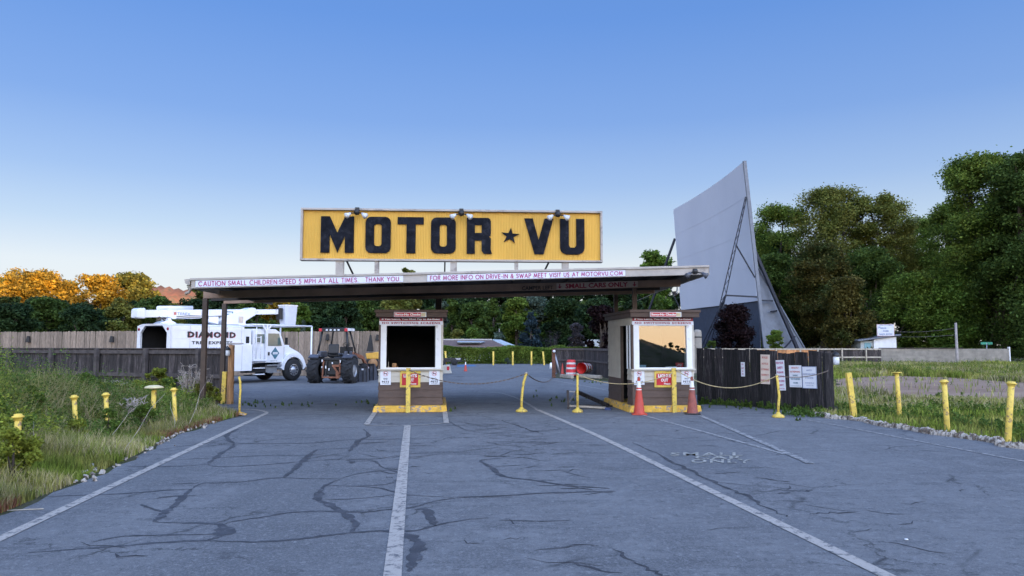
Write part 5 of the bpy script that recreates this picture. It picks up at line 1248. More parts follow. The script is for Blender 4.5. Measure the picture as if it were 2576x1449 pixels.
for y0 in (.02, 1.95):
    mb = MB(); n_ = nf
    top = [(5.74 + (7.26 - 5.74) * i / nf, [.62, .95, 1.12, 1.22, 1.27, 1.30, 1.31, 1.31, 1.30, 1.26, 1.18, 1.0, .70][i]) for i in range(nf + 1)]
    bot = [(6.5 - .60 * math.cos(math.pi * i / nf), .52 + .62 * math.sin(math.pi * i / nf)) for i in range(nf + 1)]
    for i in range(nf):
        mb.prism([bot[i], bot[i+1], top[i+1], top[i]], y0, y0 + .33)
    mb.build('fender', T, tk)
mb = MB(); mb.bb(7.02, 7.32, .12, 2.18, .48, .76); mb.build('bumper', M['black'], tk, bevel=.03); MB().bb(7.33, 7.36, .25, .62, .50, .72).build('bumper_plate', M['steel'], tk)
MB().lathe([(0, -.02), (.06, -.02), (.06, 0)], (6.98, .29, 1.18), 12, axis='y').build('marker_lamp', M['darkred'], tk); MB().bb(7.2, 7.27, .42, .70, 1.0, 1.18).build('headlight', M['clear'], tk)
MB().bb(6.3, 6.6, .5, .9, 1.62, 1.70).build('hood_scoop', T, tk)
def wheel(parent, c, r, w_, name='wheel', lug=0, rim='rim', hub=.52, nb=10, out=-1, sides=28):
    """c = centre, axis along y"""
    o = MB().lathe([(r * hub, -w_/2), (r * .9, -w_/2), (r, -w_/2 + .05), (r, w_/2 - .05), (r * .9, w_/2), (r * hub, w_/2)], c, sides, axis='y').build(name, M['tyre'], parent)
    if lug:
        lm = MB()
        for k in range(lug):
            for s in (-1, 1):
                a = 2 * math.pi * (k + (.5 if s > 0 else 0)) / lug; p = Vector(c) + Vector((math.cos(a) * (r + .01), s * w_ * .24, math.sin(a) * (r + .01))); a2 = a + .10 * s * s
                q = Vector(c) + Vector((math.cos(a2 + .12) * (r + .01), s * w_ * .03, math.sin(a2 + .12) * (r + .01))); p2 = Vector(c) + Vector((math.cos(a) * (r + .01), s * w_ * .49, math.sin(a) * (r + .01)))
                lm.bar(p2, q, .05, .05, up=(math.cos(a), 0, math.sin(a)))
        lm.build('tread_lugs', M['tyre'], o)
    s = out; y = w_/2 * s
    MB().lathe([(r * hub + .004, y - .01 * s), (r * hub, y + .008 * s), (r * hub - .05, y - .06 * s), (r * .30, y - .02 * s), (r * .22, y + .02 * s), (r * .12, y + .05 * s), (0, y + .05 * s)], c, 24, axis='y').build('rim', M[rim], o)
    hb = MB()
    for k in range(nb):
        a = 2 * math.pi * k / nb; hb.lathe([(0, y + .012 * s), (r * .05, y + .012 * s), (r * .05, y - .05 * s)], Vector(c) + Vector((math.cos(a) * r * .40, 0, math.sin(a) * r * .40)), 8, axis='y')
    hb.build('hand_holes', M['black'], o); return o
wheel(tk, (6.5, .16, .52), .52, .29); wheel(tk, (6.5, 2.12, .52), .52, .29, out=1); wheel(tk, (1.6, .18, .52), .52, .3); wheel(tk, (1.6, 2.1, .52), .52, .3, out=1)
# step, ladder, overhead frame
mb = MB(); mb.bb(4.0, 4.75, -.14, .05, .98, 1.06); mb.bb(4.15, 4.7, -.1, .06, .36, .40); mb.bb(4.15, 4.7, -.1, .06, .64, .68); mb.build('step', T, tk)
mb = MB(); mb.bb(4.9, 5.75, .0, .12, .74, .80); mb.bb(4.95, 5.7, .0, .14, .42, .46); mb.build('cab_step', M['steel'], tk); MB().bb(4.95, 5.6, .15, .55, .46, .72).build('fuel_tank', M['steel'], tk)
mb = MB()
for x in (4.2, 4.45): mb.tube([(x, -.08, 1.06), (x, -.08, 2.52 if x < 4.3 else 2.1)], .022, 6)
for z in (1.3, 1.55, 1.8, 2.05): mb.tube([(4.2, -.08, z), (4.45, -.08, z)], .016, 6)
mb.build('ladder', T, tk)
mb = MB()
for y in (.0, 2.25): mb.tube([(4.0, y, 2.62), (7.55, y, 2.62)], .04, 8)
for x in (4.02, 5.9, 7.55): mb.tube([(x, 0, 2.62), (x, 2.25, 2.62)], .035, 8)
mb.tube([(7.55, 0, 2.62), (7.55, 0, .75), (7.35, .3, .6)], .04, 8); mb.tube([(7.55, 2.25, 2.62), (7.55, 2.25, .75), (7.35, 1.9, .6)], .04, 8)
mb.bar((4.83, -.0, .9), (4.83, -.0, 2.6), .09, .09); mb.bar((4.83, 0, 2.3), (4.60, 0, 2.6), .06); mb.bar((4.83, 0, 2.3), (5.06, 0, 2.6), .06)
mb.build('overhead_frame', T, tk)
mm_ = MB(); mm_.bar((5.95, -.02, 1.9), (5.88, -.12, 1.95), .03); mm_.bb(5.82, 5.87, -.24, -.10, 1.72, 2.05); mm_.build('mirror', M['black'], tk)
# boom assembly, centre line y = 1.15; the upper boom climbs gently towards the bucket
yc = 1.15
def shz(mb): mb.v = [(x, y, z - .33 * (1 - (x + .86) / 7.2)) for x, y, z in mb.v]; return mb
mb = MB(); mb.prism([(3.3, 2.62), (4.35, 2.62), (4.35, 2.80), (4.9, 3.10), (4.9, 3.42), (4.7, 3.44), (3.05, 2.95), (3.05, 2.80)], yc - .28, yc + .28); mb.build('turret', T, tk, bevel=.03)
MB().bb(3.95, 4.18, yc - .30, yc - .281, 2.72, 3.0).build('turret_vent', M['rim'], tk)
mb = MB(); mb.bar((2.55, yc, 2.86), (3.6, yc, 2.84), .26, .20); mb.build('lower_boom', T, tk, bevel=.02)
mb = MB(); mb.prism([(-.55, 3.13), (.6, 3.13), (.75, 3.05), (2.05, 3.05), (2.25, 3.12), (4.9, 3.14), (4.9, 3.44), (-.55, 3.44)], yc - .17, yc + .17); mb.bb(4.9, 6.35, yc - .13, yc + .13, 3.19, 3.43); shz(mb).build('upper_boom', T, tk, bevel=.02)
mb = MB(); mb.prism([(-.86, 3.12), (-.50, 3.08), (-.50, 3.52), (-.78, 3.52), (-.86, 3.45)], yc - .24, yc + .24); shz(mb).build('boom_end', T, tk, bevel=.05)
mb = MB(); mb.tube([(.15, yc, 3.52), (1.75, yc, 3.52)], .09, 12); shz(mb).build('boom_cylinder', T, tk)
mb = MB(); mb.prism([(2.45, 2.90), (2.95, 2.78), (2.95, 3.13), (2.45, 3.13)], yc - .2, yc + .2); shz(mb).build('boom_bracket', T, tk, bevel=.02)
mb = MB(); mb.prism([(.12, 2.585), (.9, 2.585), (.82, 2.66), (.66, 2.72), (.60, 2.84), (.5, 2.84), (.48, 2.72), (.25, 2.66)], yc - .25, yc + .25); mb.build('boom_rest', T, tk, bevel=.02)
for k, z in enumerate((2.70, 2.8)): MB().tube([(.0, yc - .2, z), (.3, yc - .1, z + .12), (.5, yc, z)], .03, 6).build('hydraulic_hose', M['chain'], tk)
ttext('TEREX', 1.25, 3.03, .62, .11, M['fadedblue'], 'boom_lettering', .02, 1.1, yc - .176); MB().bb(.78, .90, yc - .178, yc - .171, 2.97, 3.09).build('boom_mark', M['fadedred'], tk)
MB().bb(3.3, 3.72, yc - .178, yc - .171, 3.06, 3.22).build('boom_decal', M['teal'], tk); MB().bb(3.36, 3.66, yc - .184, yc - .179, 3.10, 3.18).build('decal_centre', M['signw'], tk)
MB().lathe([(0, -.01), (.04, -.01), (.04, 0)], (4.55, yc - .171, 3.22), 10, axis='y').build('pivot_pin', M['black'], tk)
for z0, z1, y_ in ((3.155, 3.16, -.19), (3.08, 3.09, -.185)):
    hm = MB(); hm.tube([(x, yc + y_, z0 - .02 * math.sin(x * 3)) for x in [.9 + .35 * i for i in range(11)]], .013, 5); shz(hm).build('hydraulic_hose', M['black'], tk)
for x in (2.1, 2.28, 3.15, 4.86, 6.2): sb = MB(); sb.bb(x, x + .012, yc - (.178 if x < 4.9 else .138), yc - (.171 if x < 4.9 else .131), 3.16, 3.43); shz(sb).build('boom_seam', M['steel'], tk)
for x in (.9, 1.8, 2.7, 3.45): MB().bb(x, x + .010, -.006, -.001, 1.0, 2.49).build('panel_seam', M['steel'], tk)
mb = MB(); B0 = (6.55, yc - .5, 2.72)
bt = [(-.30, -.30), (.30, -.30), (.38, -.16), (.38, .30), (-.38, .30), (-.38, -.16)]
vs = [(6.95 + x * .82, yc - .15 + y * .82, 2.68) for x, y in bt] + [(6.95 + x, yc - .15 + y, 3.66) for x, y in bt] + [(6.95 + x * .88, yc - .15 + y * .88, 3.66) for x, y in bt] + [(6.95 + x * .72, yc - .15 + y * .72, 2.76) for x, y in bt]
fs = [tuple(reversed(range(6)))] + [(i, (i+1) % 6, 6 + (i+1) % 6, 6 + i) for i in range(6)] + [(6+i, 6+(i+1) % 6, 12+(i+1) % 6, 12+i) for i in range(6)] + [(12+i, 12+(i+1) % 6, 18+(i+1) % 6, 18+i) for i in range(6)] + [tuple(range(18, 24))]
mb.add(vs, fs); mb.build('bucket', mat('bucket_shell', (.62, .64, .72), .4, .04), tk, bevel=.02)
mb = MB(); mb.add([(6.95 + x * 1.04, yc - .15 + y * 1.04, z) for z in (3.60, 3.66) for x, y in bt], [(i, (i+1) % 6, 6+(i+1) % 6, 6+i) for i in range(6)]); mb.build('bucket_lip', T, tk)
MB().bb(6.36, 6.54, yc - .2, yc + .05, 2.95, 3.5).build('bucket_mount', M['black'], tk)

# ================= TRACTOR =================
tr = thing('tractor', 'orange and dark grey tractor with a roof frame, seen from behind on the lot', 'tractor', (XA(841, 33.3), 33.3, 0), R(-7))
def xwheel(x, y, r, w_, out, lug, nm='wheel'):
    s = MB(); o = MB().lathe([(r * .52, -w_/2), (r * .88, -w_/2), (r, -w_/2 + .07), (r, w_/2 - .07), (r * .88, w_/2), (r * .52, w_/2)], (x, y, r), 28, axis='x').build(nm, M['tyre'], tr)
    lm = MB()
    for k in range(lug):
        for sd_ in (-1, 1):
            a = 2 * math.pi * (k + (.5 if sd_ > 0 else 0)) / lug; pt = lambda aa, xx: Vector((x + xx, y + math.cos(aa) * (r + .012), r + math.sin(aa) * (r + .012)))
            lm.bar(pt(a, sd_ * w_ * .48), pt(a + .22, sd_ * w_ * .03), .055, .06, up=(0, math.cos(a), math.sin(a)))
    lm.build('tread_lugs', M['tyre'], o)
    MB().lathe([(r * .53, out * (w_/2 - .01)), (r * .5, out * (w_/2 - .08)), (r * .28, out * (w_/2 - .02)), (r * .12, out * (w_/2 + .02)), (0, out * (w_/2 + .02))], (x, y, r), 20, axis='x').build('rim', M['steel'], o)
xwheel(-.80, 0, .58, .46, -1, 14); xwheel(.80, 0, .58, .46, 1, 14); xwheel(-.72, 2.1, .40, .28, -1, 10, 'front_wheel'); xwheel(.72, 2.1, .40, .28, 1, 10, 'front_wheel')
mb = MB(); mb.bb(-.40, .40, -.1, 2.3, .50, 1.0); mb.bb(-.55, .55, -.05, .1, .50, .66); mb.build('chassis', M['black'], tr)
MB().bb(-.34, .34, 1.0, 2.6, 1.0, 1.32).build('engine_hood', M['grey_fender'], tr, bevel=.06)
for s in (-1, 1):
    pf = [(.72 * math.cos(R(a)) * 1.0, .58 + .70 * math.sin(R(a))) for a in range(45, 126, 10)]; pi_ = [(.66 * math.cos(R(a)), .58 + .64 * math.sin(R(a))) for a in range(125, 44, -10)]
    mb = MB()
    for i in range(len(pf) - 1): mb.prism([pf[i], pf[i+1], pi_[-i-2], pi_[-i-1]], s * .78 - .22, s * .78 + .22, plane='yz')
    mb.build('fender', M['grey_fender'], tr); MB().bb(s * .60 - .06, s * .60 + .06, -.1, .7, 1.15, 1.42).build('side_console', M['grey_fender'], tr, bevel=.03)
mb = MB(); mb.bb(-.27, .27, .1, .55, 1.18, 1.30); mb.build('seat', M['black'], tr, bevel=.04); MB().box((0, .06, 1.52), (.50, .10, .44), rx=R(-8)).build('backrest', M['black'], tr, bevel=.05)
mb = MB(); n_ = 20; mb.tube([(.26 + .17 * math.cos(2*math.pi*i/n_), 1.0 + .07 * math.sin(2*math.pi*i/n_), 1.72 + .10 * math.sin(2*math.pi*i/n_)) for i in range(n_ + 1)], .014, 6); mb.bar((.26, 1.0, 1.72), (.22, 1.15, 1.35), .03); mb.bar((.10, 1.0, 1.72), (.42, 1.0, 1.72), .015); mb.build('steering_wheel', M['black'], tr)
MB().bb(-.1, .5, 1.1, 1.25, 1.25, 1.62).build('dashboard', M['black'], tr, bevel=.03)
for s in (-1, 1):
    MB().tube([(s * .72, .0, 1.30), (s * .56, .12, 2.36)], .05, 8).build('roof_post', M['black'], tr); MB().tube([(s * .62, 1.25, 1.32), (s * .40 , 1.05, 2.36)], .04, 8).build('roof_post', M['black'], tr)
    MB().bar((s * .72, -.02, 1.26), (s * .66, .02, 1.40), .06, .03).build('post_clamp', M['white'], tr)
MB().bb(-.58, .58, .0, 1.25, 2.36, 2.47).build('roof', M['grey_fender'], tr, bevel=.03); MB().bb(-.56, .56, -.03, -.001, 2.30, 2.46).build('roof_rear_panel', M['black'], tr)
for s in (-1, 1): MB().bb(s * .60 - .07, s * .60 + .07, -.06, .0 - .031, 2.31, 2.45).build('tail_lamp', M['red'], tr, bevel=.01)
for x in (-.30, -.12, .07, .25): MB().bb(x - .045, x + .045, -.045, -.031, 2.34, 2.41).build('work_light', M['clear'], tr)
MB().bb(.585, .60, .0, 1.1, 2.34, 2.46).build('roof_side_panel', M['white'], tr)
mb = MB()
for s in (-1, 1): mb.bar((s * .40, -.20, .25), (s * .38, -.12, 1.08), .06, .06)
mb.bar((-.42, -.22, .27), (.42, -.22, .27), .05, .07); mb.bar((.05, -.2, .78), (.38, -.18, .78), .07, .10); mb.bar((.12, -.2, .75), (.38, -.26, .40), .05, .08); mb.add([(.22, -.24, .22), (.40, -.24, .22), (.28, -.24, .60), (.22, -.22, .60)], [(0, 1, 2, 3)]); mb.build('hitch_frame', M['orange'], tr)
mb = MB(); mb.bar((-.42, -.16, 1.08), (.42, -.16, 1.08), .07, .07); mb.bb(-.30, .28, -.14, -.02, .40, .66); mb.bar((-.25, -.2, .3), (-.22, -.15, .98), .05); mb.build('hitch_link', M['black'], tr)
for x, z, h_ in ((-.42, 1.0, .10), (-.43, .72, .08), (-.25, .72, .12), (.42, .98, .12), (-.1, .62, .1), (.05, .9, .08)): MB().bb(x - .025, x + .025, -.215, -.20, z - h_/2, z + h_/2).build('reflector', M['white'], tr)
for s in (-1, 1): mb = MB(); mb.bar((s * .62, .9, 1.30), (s * .70, 2.0, 1.10), .09, .16); mb.bar((s * .70, 2.0, 1.10), (s * .72, 2.9, .45), .09, .16); mb.build('loader_arm', M['orange'] if s > 0 else M['black'], tr)
MB().bb(-.50, .50, -.06, .0, .35, 1.12).build('rear_housing', M['black'], tr)
MB().tube([(.70, .9, 1.3), (.74, 1.0, 1.75), (.80, 1.1, 1.72), (.78, 1.15, 1.3)], .02, 6).build('grab_rail', M['chain'], tr)
# loader buckets and yellow machine behind the left booth
def bucket_(c, w_, h_, label, rz=0):
    t = thing('loader_bucket', label, 'bucket', c, rz); d = .55; th = .03
    mb = MB(); mb.bb(-w_/2, w_/2, 0, .05, 0, h_); mb.bb(-w_/2, w_/2, .05, d, 0, .04)
    for s in (-1, 1): mb.prism([(.05, .04), (d, .04), (d - .1, h_ * .6), (.05, h_)], s * (w_/2 - .02) - .02, s * (w_/2 - .02) + .02, plane='yz')
    mb.build('shell', M['grey_fender'], t)
    rb2 = MB()
    for x in (-w_/2 + .03, -w_/6, w_/6, w_/2 - .05): rb2.bb(x, x + .03, -.05, -.001, .02, h_ - .03)
    rb2.bb(-w_/2, w_/2, -.06, -.052, h_ - .08, h_); rb2.build('stiffener', M['black'], t); MB().bb(.04, .13, -.07, -.061, h_ * .72, h_ * .82).build('decal', M['signw'], t)
    return t
bucket_((XA(911, 34.5), 34.5, 0), .62, .75, 'dark steel bucket standing on the lot right behind the tractor wheel', R(3)); bucket_((XA(926, 36), 36, 0), .75, .80, 'larger dark steel bucket with a white decal beside the yellow machine', R(-6))
sl2 = thing('yellow_machine', 'yellow work machine half hidden behind the left booth', 'machine', (XA(946, 37.5), 37.5, 0))
MB().bb(-.45, .6, 0, 1.6, .45, 1.0).build('body', M['black'], sl2, bevel=.05); MB().prism([(-.42, 1.0), (-.5, 1.28), (.1, 1.36), (.7, 1.36), (.7, 1.0)], .0, 1.4).build('hood', M['machine_yellow'], sl2, bevel=.04)
MB().prism([(.12, 1.37), (.28, 1.85), (.62, 1.85), (.7, 1.37)], .3, .9).build('seat_tower', M['machine_yellow'], sl2, bevel=.03); MB().lathe([(0, 0), (.13, 0), (.14, .12), (.06, .25), (0, .25)], (.35, .6, 1.86), 12).build('beacon', M['black'], sl2)
MB().prism([(-.42, 1.38), (-.08, 1.38), (-.2, 2.22), (-.26, 2.22)], -.1, .02).build('folded_canvas', M['black'], sl2)
for x, y in ((-.3, -.05), (.5, -.05), (-.3, 1.4), (.5, 1.4)): MB().lathe([(0, -.12), (.3, -.12), (.3, .12), (0, .12)], (x, y, .3), 18, axis='y').build('wheel', M['tyre'], sl2)
MB().lathe([(0, -.01), (.24, -.01), (.24, 0)], (-.1, -.012, .78), 18, axis='y').build('round_guard', M['timber'], sl2)
# ================= KERB (broken, whitewashed) =================
r_ = random.Random(11); mb = MB(); P_ = smooth(KP[:14], 10); i = 0
for a, b in zip(P_[:-1], P_[1:]):
    L_ = (b - a).length; k = max(1, int(L_ / .30))
    for j in range(k):
        if r_.random() < .09: continue
        c = a.lerp(b, (j + .5) / k); an = math.atan2((b - a).y, (b - a).x); h = .10 * r_.uniform(.55, 1.15); w_ = .13 * r_.uniform(.7, 1.2); l = L_ / k * 1.06; M3 = Matrix.Rotation(an + r_.uniform(-.06, .06), 3, 'Z'); vs = []
        off = Vector((r_.uniform(-.02, .02), .10 + r_.uniform(-.02, .02), 0))
        for x in (-.5, -.17, .17, .5):
            for y, z in ((-.5, 0), (-.45, .6), (-.25, 1), (.25, 1), (.5, .5), (.5, 0)):
                q = M3 @ Vector((x * l * (1 + .0), y * w_ * r_.uniform(.85, 1.12), 0)); vs.append((c.x + off.x + q.x, c.y + off.y + q.y, z * h * r_.uniform(.75, 1.15)))
        fs = [(6*i+j, 6*i+(j+1) % 6, 6*(i+1)+(j+1) % 6, 6*(i+1)+j) for i in range(3) for j in range(6)] + [tuple(range(6)), tuple(range(18, 24))]
        mb.add(vs, fs)
mb.build('kerb', M['kerb'])['kind'] = 'structure'
# crumbled kerb pieces on the left
mb = MB(); kl = smooth([LE[2], LE[3], LE[4], LE[5]], 8)
for a in kl:
    for q in range(5):
        if r_.random() < .25: continue
        c = Vector((a.x - .12 + r_.gauss(0, .10), a.y + r_.gauss(0, .25))); s = r_.uniform(.015, .05); M3 = Matrix.Rotation(r_.uniform(0, 3), 3, 'Z') @ Matrix.Rotation(r_.uniform(0, 1), 3, 'X')
        mb.add([Vector((c.x, c.y, s * .3)) + M3 @ Vector((x * s * r_.uniform(.6, 1.3), y * s * r_.uniform(.6, 1.3), z * s * .6)) for x in (-.7, .7) for y in (-.7, .7) for z in (-.6, .6)], [(0, 1, 3, 2), (4, 6, 7, 5), (0, 4, 5, 1), (2, 3, 7, 6), (0, 2, 6, 4), (1, 5, 7, 3)])
o = mb.build('kerb_rubble', M['kerb']); o['kind'] = 'stuff'; o['label'] = 'crumbled bits of white kerb along the left weeds'; o['category'] = 'rubble'
o = thing('stick', 'pale bare stick lying on the asphalt at the left edge', 'stick', G(60, 1285)); MB().tube([(-.15, -.03, .010), (0, 0, .012), (.17, .05, .010)], .006, 5).build('stick', M['pale_wood'], o)
o = thing('pebble', 'small white scrap on the right lane of the asphalt', 'scrap', G(2280, 1358)); MB().lathe([(0, 0), (.018, .003), (.014, .009), (0, .010)], (0, 0, 0), 7).build('scrap', M['white'], o)

# ================= GRASS =================
def in_poly(X, Y, poly):
    inside = np.zeros(len(X), bool); n = len(poly)
    for i in range(n):
        x0, y0 = poly[i][0], poly[i][1]; x1, y1 = poly[(i+1) % n][0], poly[(i+1) % n][1]
        c = ((y0 > Y) != (y1 > Y)) & (X < (x1 - x0) * (Y - y0) / (y1 - y0 + 1e-12) + x0); inside ^= c
    return inside
def pnoise(X, Y, s, seed):
    r = np.random.default_rng(seed); a = r.uniform(0, 6.28, 12); k = r.normal(size=(12, 2)); v = np.zeros_like(X)
    for i in range(12): v += np.sin((k[i, 0] * X + k[i, 1] * Y) / s * 1.3 + a[i])
    return v / 12 ** .5 / 1.2
def scatter(poly, n, dens, seed):
    r = np.random.default_rng(seed); P = np.array([(p[0], p[1]) for p in poly]); lo, hi = P.min(0), P.max(0); out = []
    got = 0
    while got < n:
        X, Y = r.uniform(lo[0], hi[0], n), r.uniform(lo[1], hi[1], n); k = in_poly(X, Y, P) & (r.uniform(0, 1, n) < dens(X, Y)); out.append(np.stack([X[k], Y[k]], 1)); got += k.sum()
    return np.concatenate(out)[:n]
def blades(name, pts, hfun, wfun, m, seed, label, bend=.5, cat='grass'):
    r = np.random.default_rng(seed); n = len(pts); h = hfun(pts[:, 0], pts[:, 1]) * r.uniform(.45, 1.25, n); wd = wfun(pts[:, 1]) * r.uniform(.7, 1.3, n)
    a = r.uniform(0, 2*np.pi, n); ux, uy = np.cos(a), np.sin(a); b = r.uniform(0, 2*np.pi, n); be = h * bend * r.uniform(.1, 1, n); bx, by = np.cos(b) * be, np.sin(b) * be
    V = np.zeros((n, 6, 3))
    for i, (t, ww) in enumerate(((0, 1.), (.55, .8), (1, .12))):
        cx, cy, cz = pts[:, 0] + bx * t ** 2, pts[:, 1] + by * t ** 2, h * t * (1 - .12 * t) - .02 * (i == 0)
        V[:, 2*i] = np.stack([cx - ux * wd * ww / 2, cy - uy * wd * ww / 2, cz], 1); V[:, 2*i+1] = np.stack([cx + ux * wd * ww / 2, cy + uy * wd * ww / 2, cz], 1)
    b_ = np.arange(n)[:, None] * 6; Fq = np.concatenate([b_ + np.array([0, 1, 3, 2]), b_ + np.array([2, 3, 5, 4])])
    o = npmesh(name, V.reshape(-1, 3), Fq, m); tag(o, label, cat, kind='stuff'); return o
def leafstuff(name, pts, hfun, size, m, seed, label, per=14):
    """upright leafy stems: leaves scattered up each stem"""
    r = np.random.default_rng(seed); n = len(pts); h = hfun(pts[:, 0], pts[:, 1]) * r.uniform(.5, 1.25, n); t = r.uniform(.12, 1, (n, per)); sp = .16 * h[:, None] * (1.15 - t)
    C = np.stack([pts[:, :1] + r.normal(size=(n, per)) * sp, pts[:, 1:2] + r.normal(size=(n, per)) * sp, h[:, None] * t], 2).reshape(-1, 3)
    V, Fq = leaf_cards(C, size, r, flat=.2, aspect=.45); o = npmesh(name, V, Fq, m); tag(o, label, 'weeds', kind='stuff'); return o
wl = [Vector((-6.6, 3)), Vector((-5.6, 6.2))] + [Vector(p[:2]) + Vector((-.10, 0)) for p in LE] + [Vector(p) for p in ((-8.35, 19.4), (-8.6, 22.5), (-9.7, 25.2), (-20, 28.2), (-34, 31), (-30, 12), (-16, 4))]
band = wl
edge_x = lambda Y: np.interp(Y, [p[1] for p in LE] + [25], [p[0] for p in LE] + [-9.6])
dist_e = lambda X, Y: np.clip(edge_x(Y) - X, 0, 9)
hL = lambda X, Y: np.clip(.12 + .33 * dist_e(X, Y), .08, .94) * np.interp(Y, [6, 12, 16, 20, 28], [.95, .95, .72, .52, .36]) * (1 + .38 * pnoise(X, Y, 1.1, 3) + .25 * pnoise(X, Y, .35, 4))
den = lambda X, Y: np.clip(12.0 / (Y + 2.), 0, 1) ** 1.6 * np.where(np.abs(X) < Y * .85 + 1.5, 1, .05)
blades('tall_grass', scatter(wl, 170000, den, 1), hL, lambda Y: .0045 + .00055 * Y, M['grass'], 2, 'tall green grass filling the verge left of the road')
blades('dry_grass', scatter(wl, 60000, lambda X, Y: den(X, Y) * (pnoise(X, Y, 1.8, 9) > .15), 3), lambda X, Y: hL(X, Y) * 1.12, lambda Y: .004 + .0004 * Y, M['grass_dry'], 4, 'dry straw coloured grass mixed into the left verge')
blades('red_weeds', scatter(wl, 14000, lambda X, Y: den(X, Y) * (dist_e(X, Y) < .45) * (pnoise(X, Y, .8, 5) > .1), 5), lambda X, Y: .11 + 0 * X, lambda Y: .006 + 0 * Y, M['grass_red'], 6, 'low reddish dry weeds along the left asphalt edge', .9)
leafstuff('leafy_weeds', scatter(wl, 20000, lambda X, Y: den(X, Y) * (pnoise(X, Y, 2.0, 12) > -.3) * (dist_e(X, Y) > .7), 7), lambda X, Y: hL(X, Y) * 1.22, .022, M['leaf_weed'], 8, 'leafy green weeds growing among the left verge grass', 22)
leafstuff('pale_weeds', scatter(wl, 8000, lambda X, Y: den(X, Y) * (pnoise(X, Y, 2.0, 21) > .2) * (dist_e(X, Y) > 1.2), 17), lambda X, Y: hL(X, Y) * 1.42, .022, M['leaf_yel'], 18, 'yellow green weeds standing above the left verge grass', 18)
# right field
fld = [(p.x + .02, p.y + .25) for p in KP[:11]] + [(12.5, 11), (60, 40), (62, 61.4), (28, 61.4), (27, 59.7), (18, 59.7)] + [(8.6, 19.0)]
dirt = [(p[0], p[1]) for p in dp]; dP = np.array(dirt)
denR = lambda X, Y: np.where(in_poly(X, Y, dP), .02, 1) * np.clip(14.0 / (Y + 1), 0, 1) ** 1.5 * np.where(np.abs(X) < Y * .80 + 1.5, 1, .05) * np.where(Y > 34, 1.9, 1)
hR = lambda X, Y: np.where(Y < 24, .17, .30) * (1 + .35 * pnoise(X, Y, 1.5, 33)) * np.where(Y > 42, 1.3, 1)
blades('field_grass', scatter(fld, 80000, denR, 11), hR, lambda Y: .006 + .0009 * Y, M['grass'], 12, 'green grass covering the field right of the kerb')
blades('dry_field_grass', scatter(fld, 36000, lambda X, Y: denR(X, Y) * (pnoise(X, Y, 2.5, 19) > .0), 13), hR, lambda Y: .005 + .0008 * Y, M['grass_dry'], 14, 'straw coloured grass patches in the right field')
leafstuff('field_weeds', scatter(fld, 2600, lambda X, Y: denR(X, Y) * (pnoise(X, Y, 1.6, 29) > .35), 15), lambda X, Y: hR(X, Y) * 1.35, .032, M['leaf_weed'], 16, 'low leafy weeds in the right field', 22)
# weeds in cracks
wc = []; r2 = np.random.default_rng(50)
for px, py, n, sx, sy in ((745, 1021, 12, 60, 3), (915, 1016, 6, 25, 3), (1420, 1008, 14, 30, 5), (1300, 1000, 6, 60, 8), (1570, 952, 0, 10, 2), (650, 1018, 14, 30, 4), (1820, 1022, 10, 50, 4), (1900, 1028, 12, 50, 3), (1500, 962, 14, 22, 2), (1130, 1035, 3, 10, 4), (2000, 1056, 2, 10, 2), (1770, 1016, 14, 14, 2), (1345, 915, 10, 60, 1)):
    for k in range(n): p = G(px + r2.normal() * sx, py + r2.normal() * sy); wc.append((p.x, p.y))
leafstuff('crack_weeds', np.array(wc), lambda X, Y: .085 + 0 * X, .020, M['leaf_weed'], 51, 'small weeds sprouting from cracks in the asphalt', 40)
fw = []
for a, b in zip(FL[:-1], FL[1:]):
    for k in range(46): q = a.lerp(b, r2.uniform()) + Vector((r2.normal() * .05, -.12 - abs(r2.normal()) * .12, 0)); fw.append((q.x, q.y))
for k in range(60): q = KP[0].lerp(KP[2], r2.uniform()); fw.append((q.x - .3 + r2.normal() * .25, q.y + .25 + abs(r2.normal()) * .15))
leafstuff('fence_foot_weeds', np.array(fw), lambda X, Y: .17 + 0 * X, .025, M['leaf_weed'], 52, 'weeds along the foot of the dark fence', 30)

# ================= BUSHES =================
def bush(px, ytop, hw, Y, lm, label, name='bush', seed=1, n=3500, lobes=16, ls=.035, shape='round', base=.05, stems=True, cat='bush', trunk='trunk', thin=1.0):
    H = ZA(ytop, Y); Wd = hw / F * Y; P, C, Rr = crown_points(seed, Wd, H, lobes, n, shape, base, .2); r = np.random.default_rng(seed)
    P[:, 2] = np.clip(P[:, 2], .02, None); V, Fq = leaf_cards(P, ls, r, flat=.3)
    t = thing(name, label, cat, (XA(px, Y), Y, 0)); npmesh('foliage', V, Fq, M[lm], t)
    rr_ = random.Random(seed); mb = MB()
    for k in range(7):
        c = Vector(C[rr_.randrange(len(C))]); mb.tube([(rr_.uniform(-.05, .05), rr_.uniform(-.05, .05), -.03), (c.x * .4, c.y * .4, c.z * .5), tuple(c)], [.018 * thin, .012 * thin, .004 * thin], 5, cap=False)
    mb.build('stems', M[trunk], t); return t
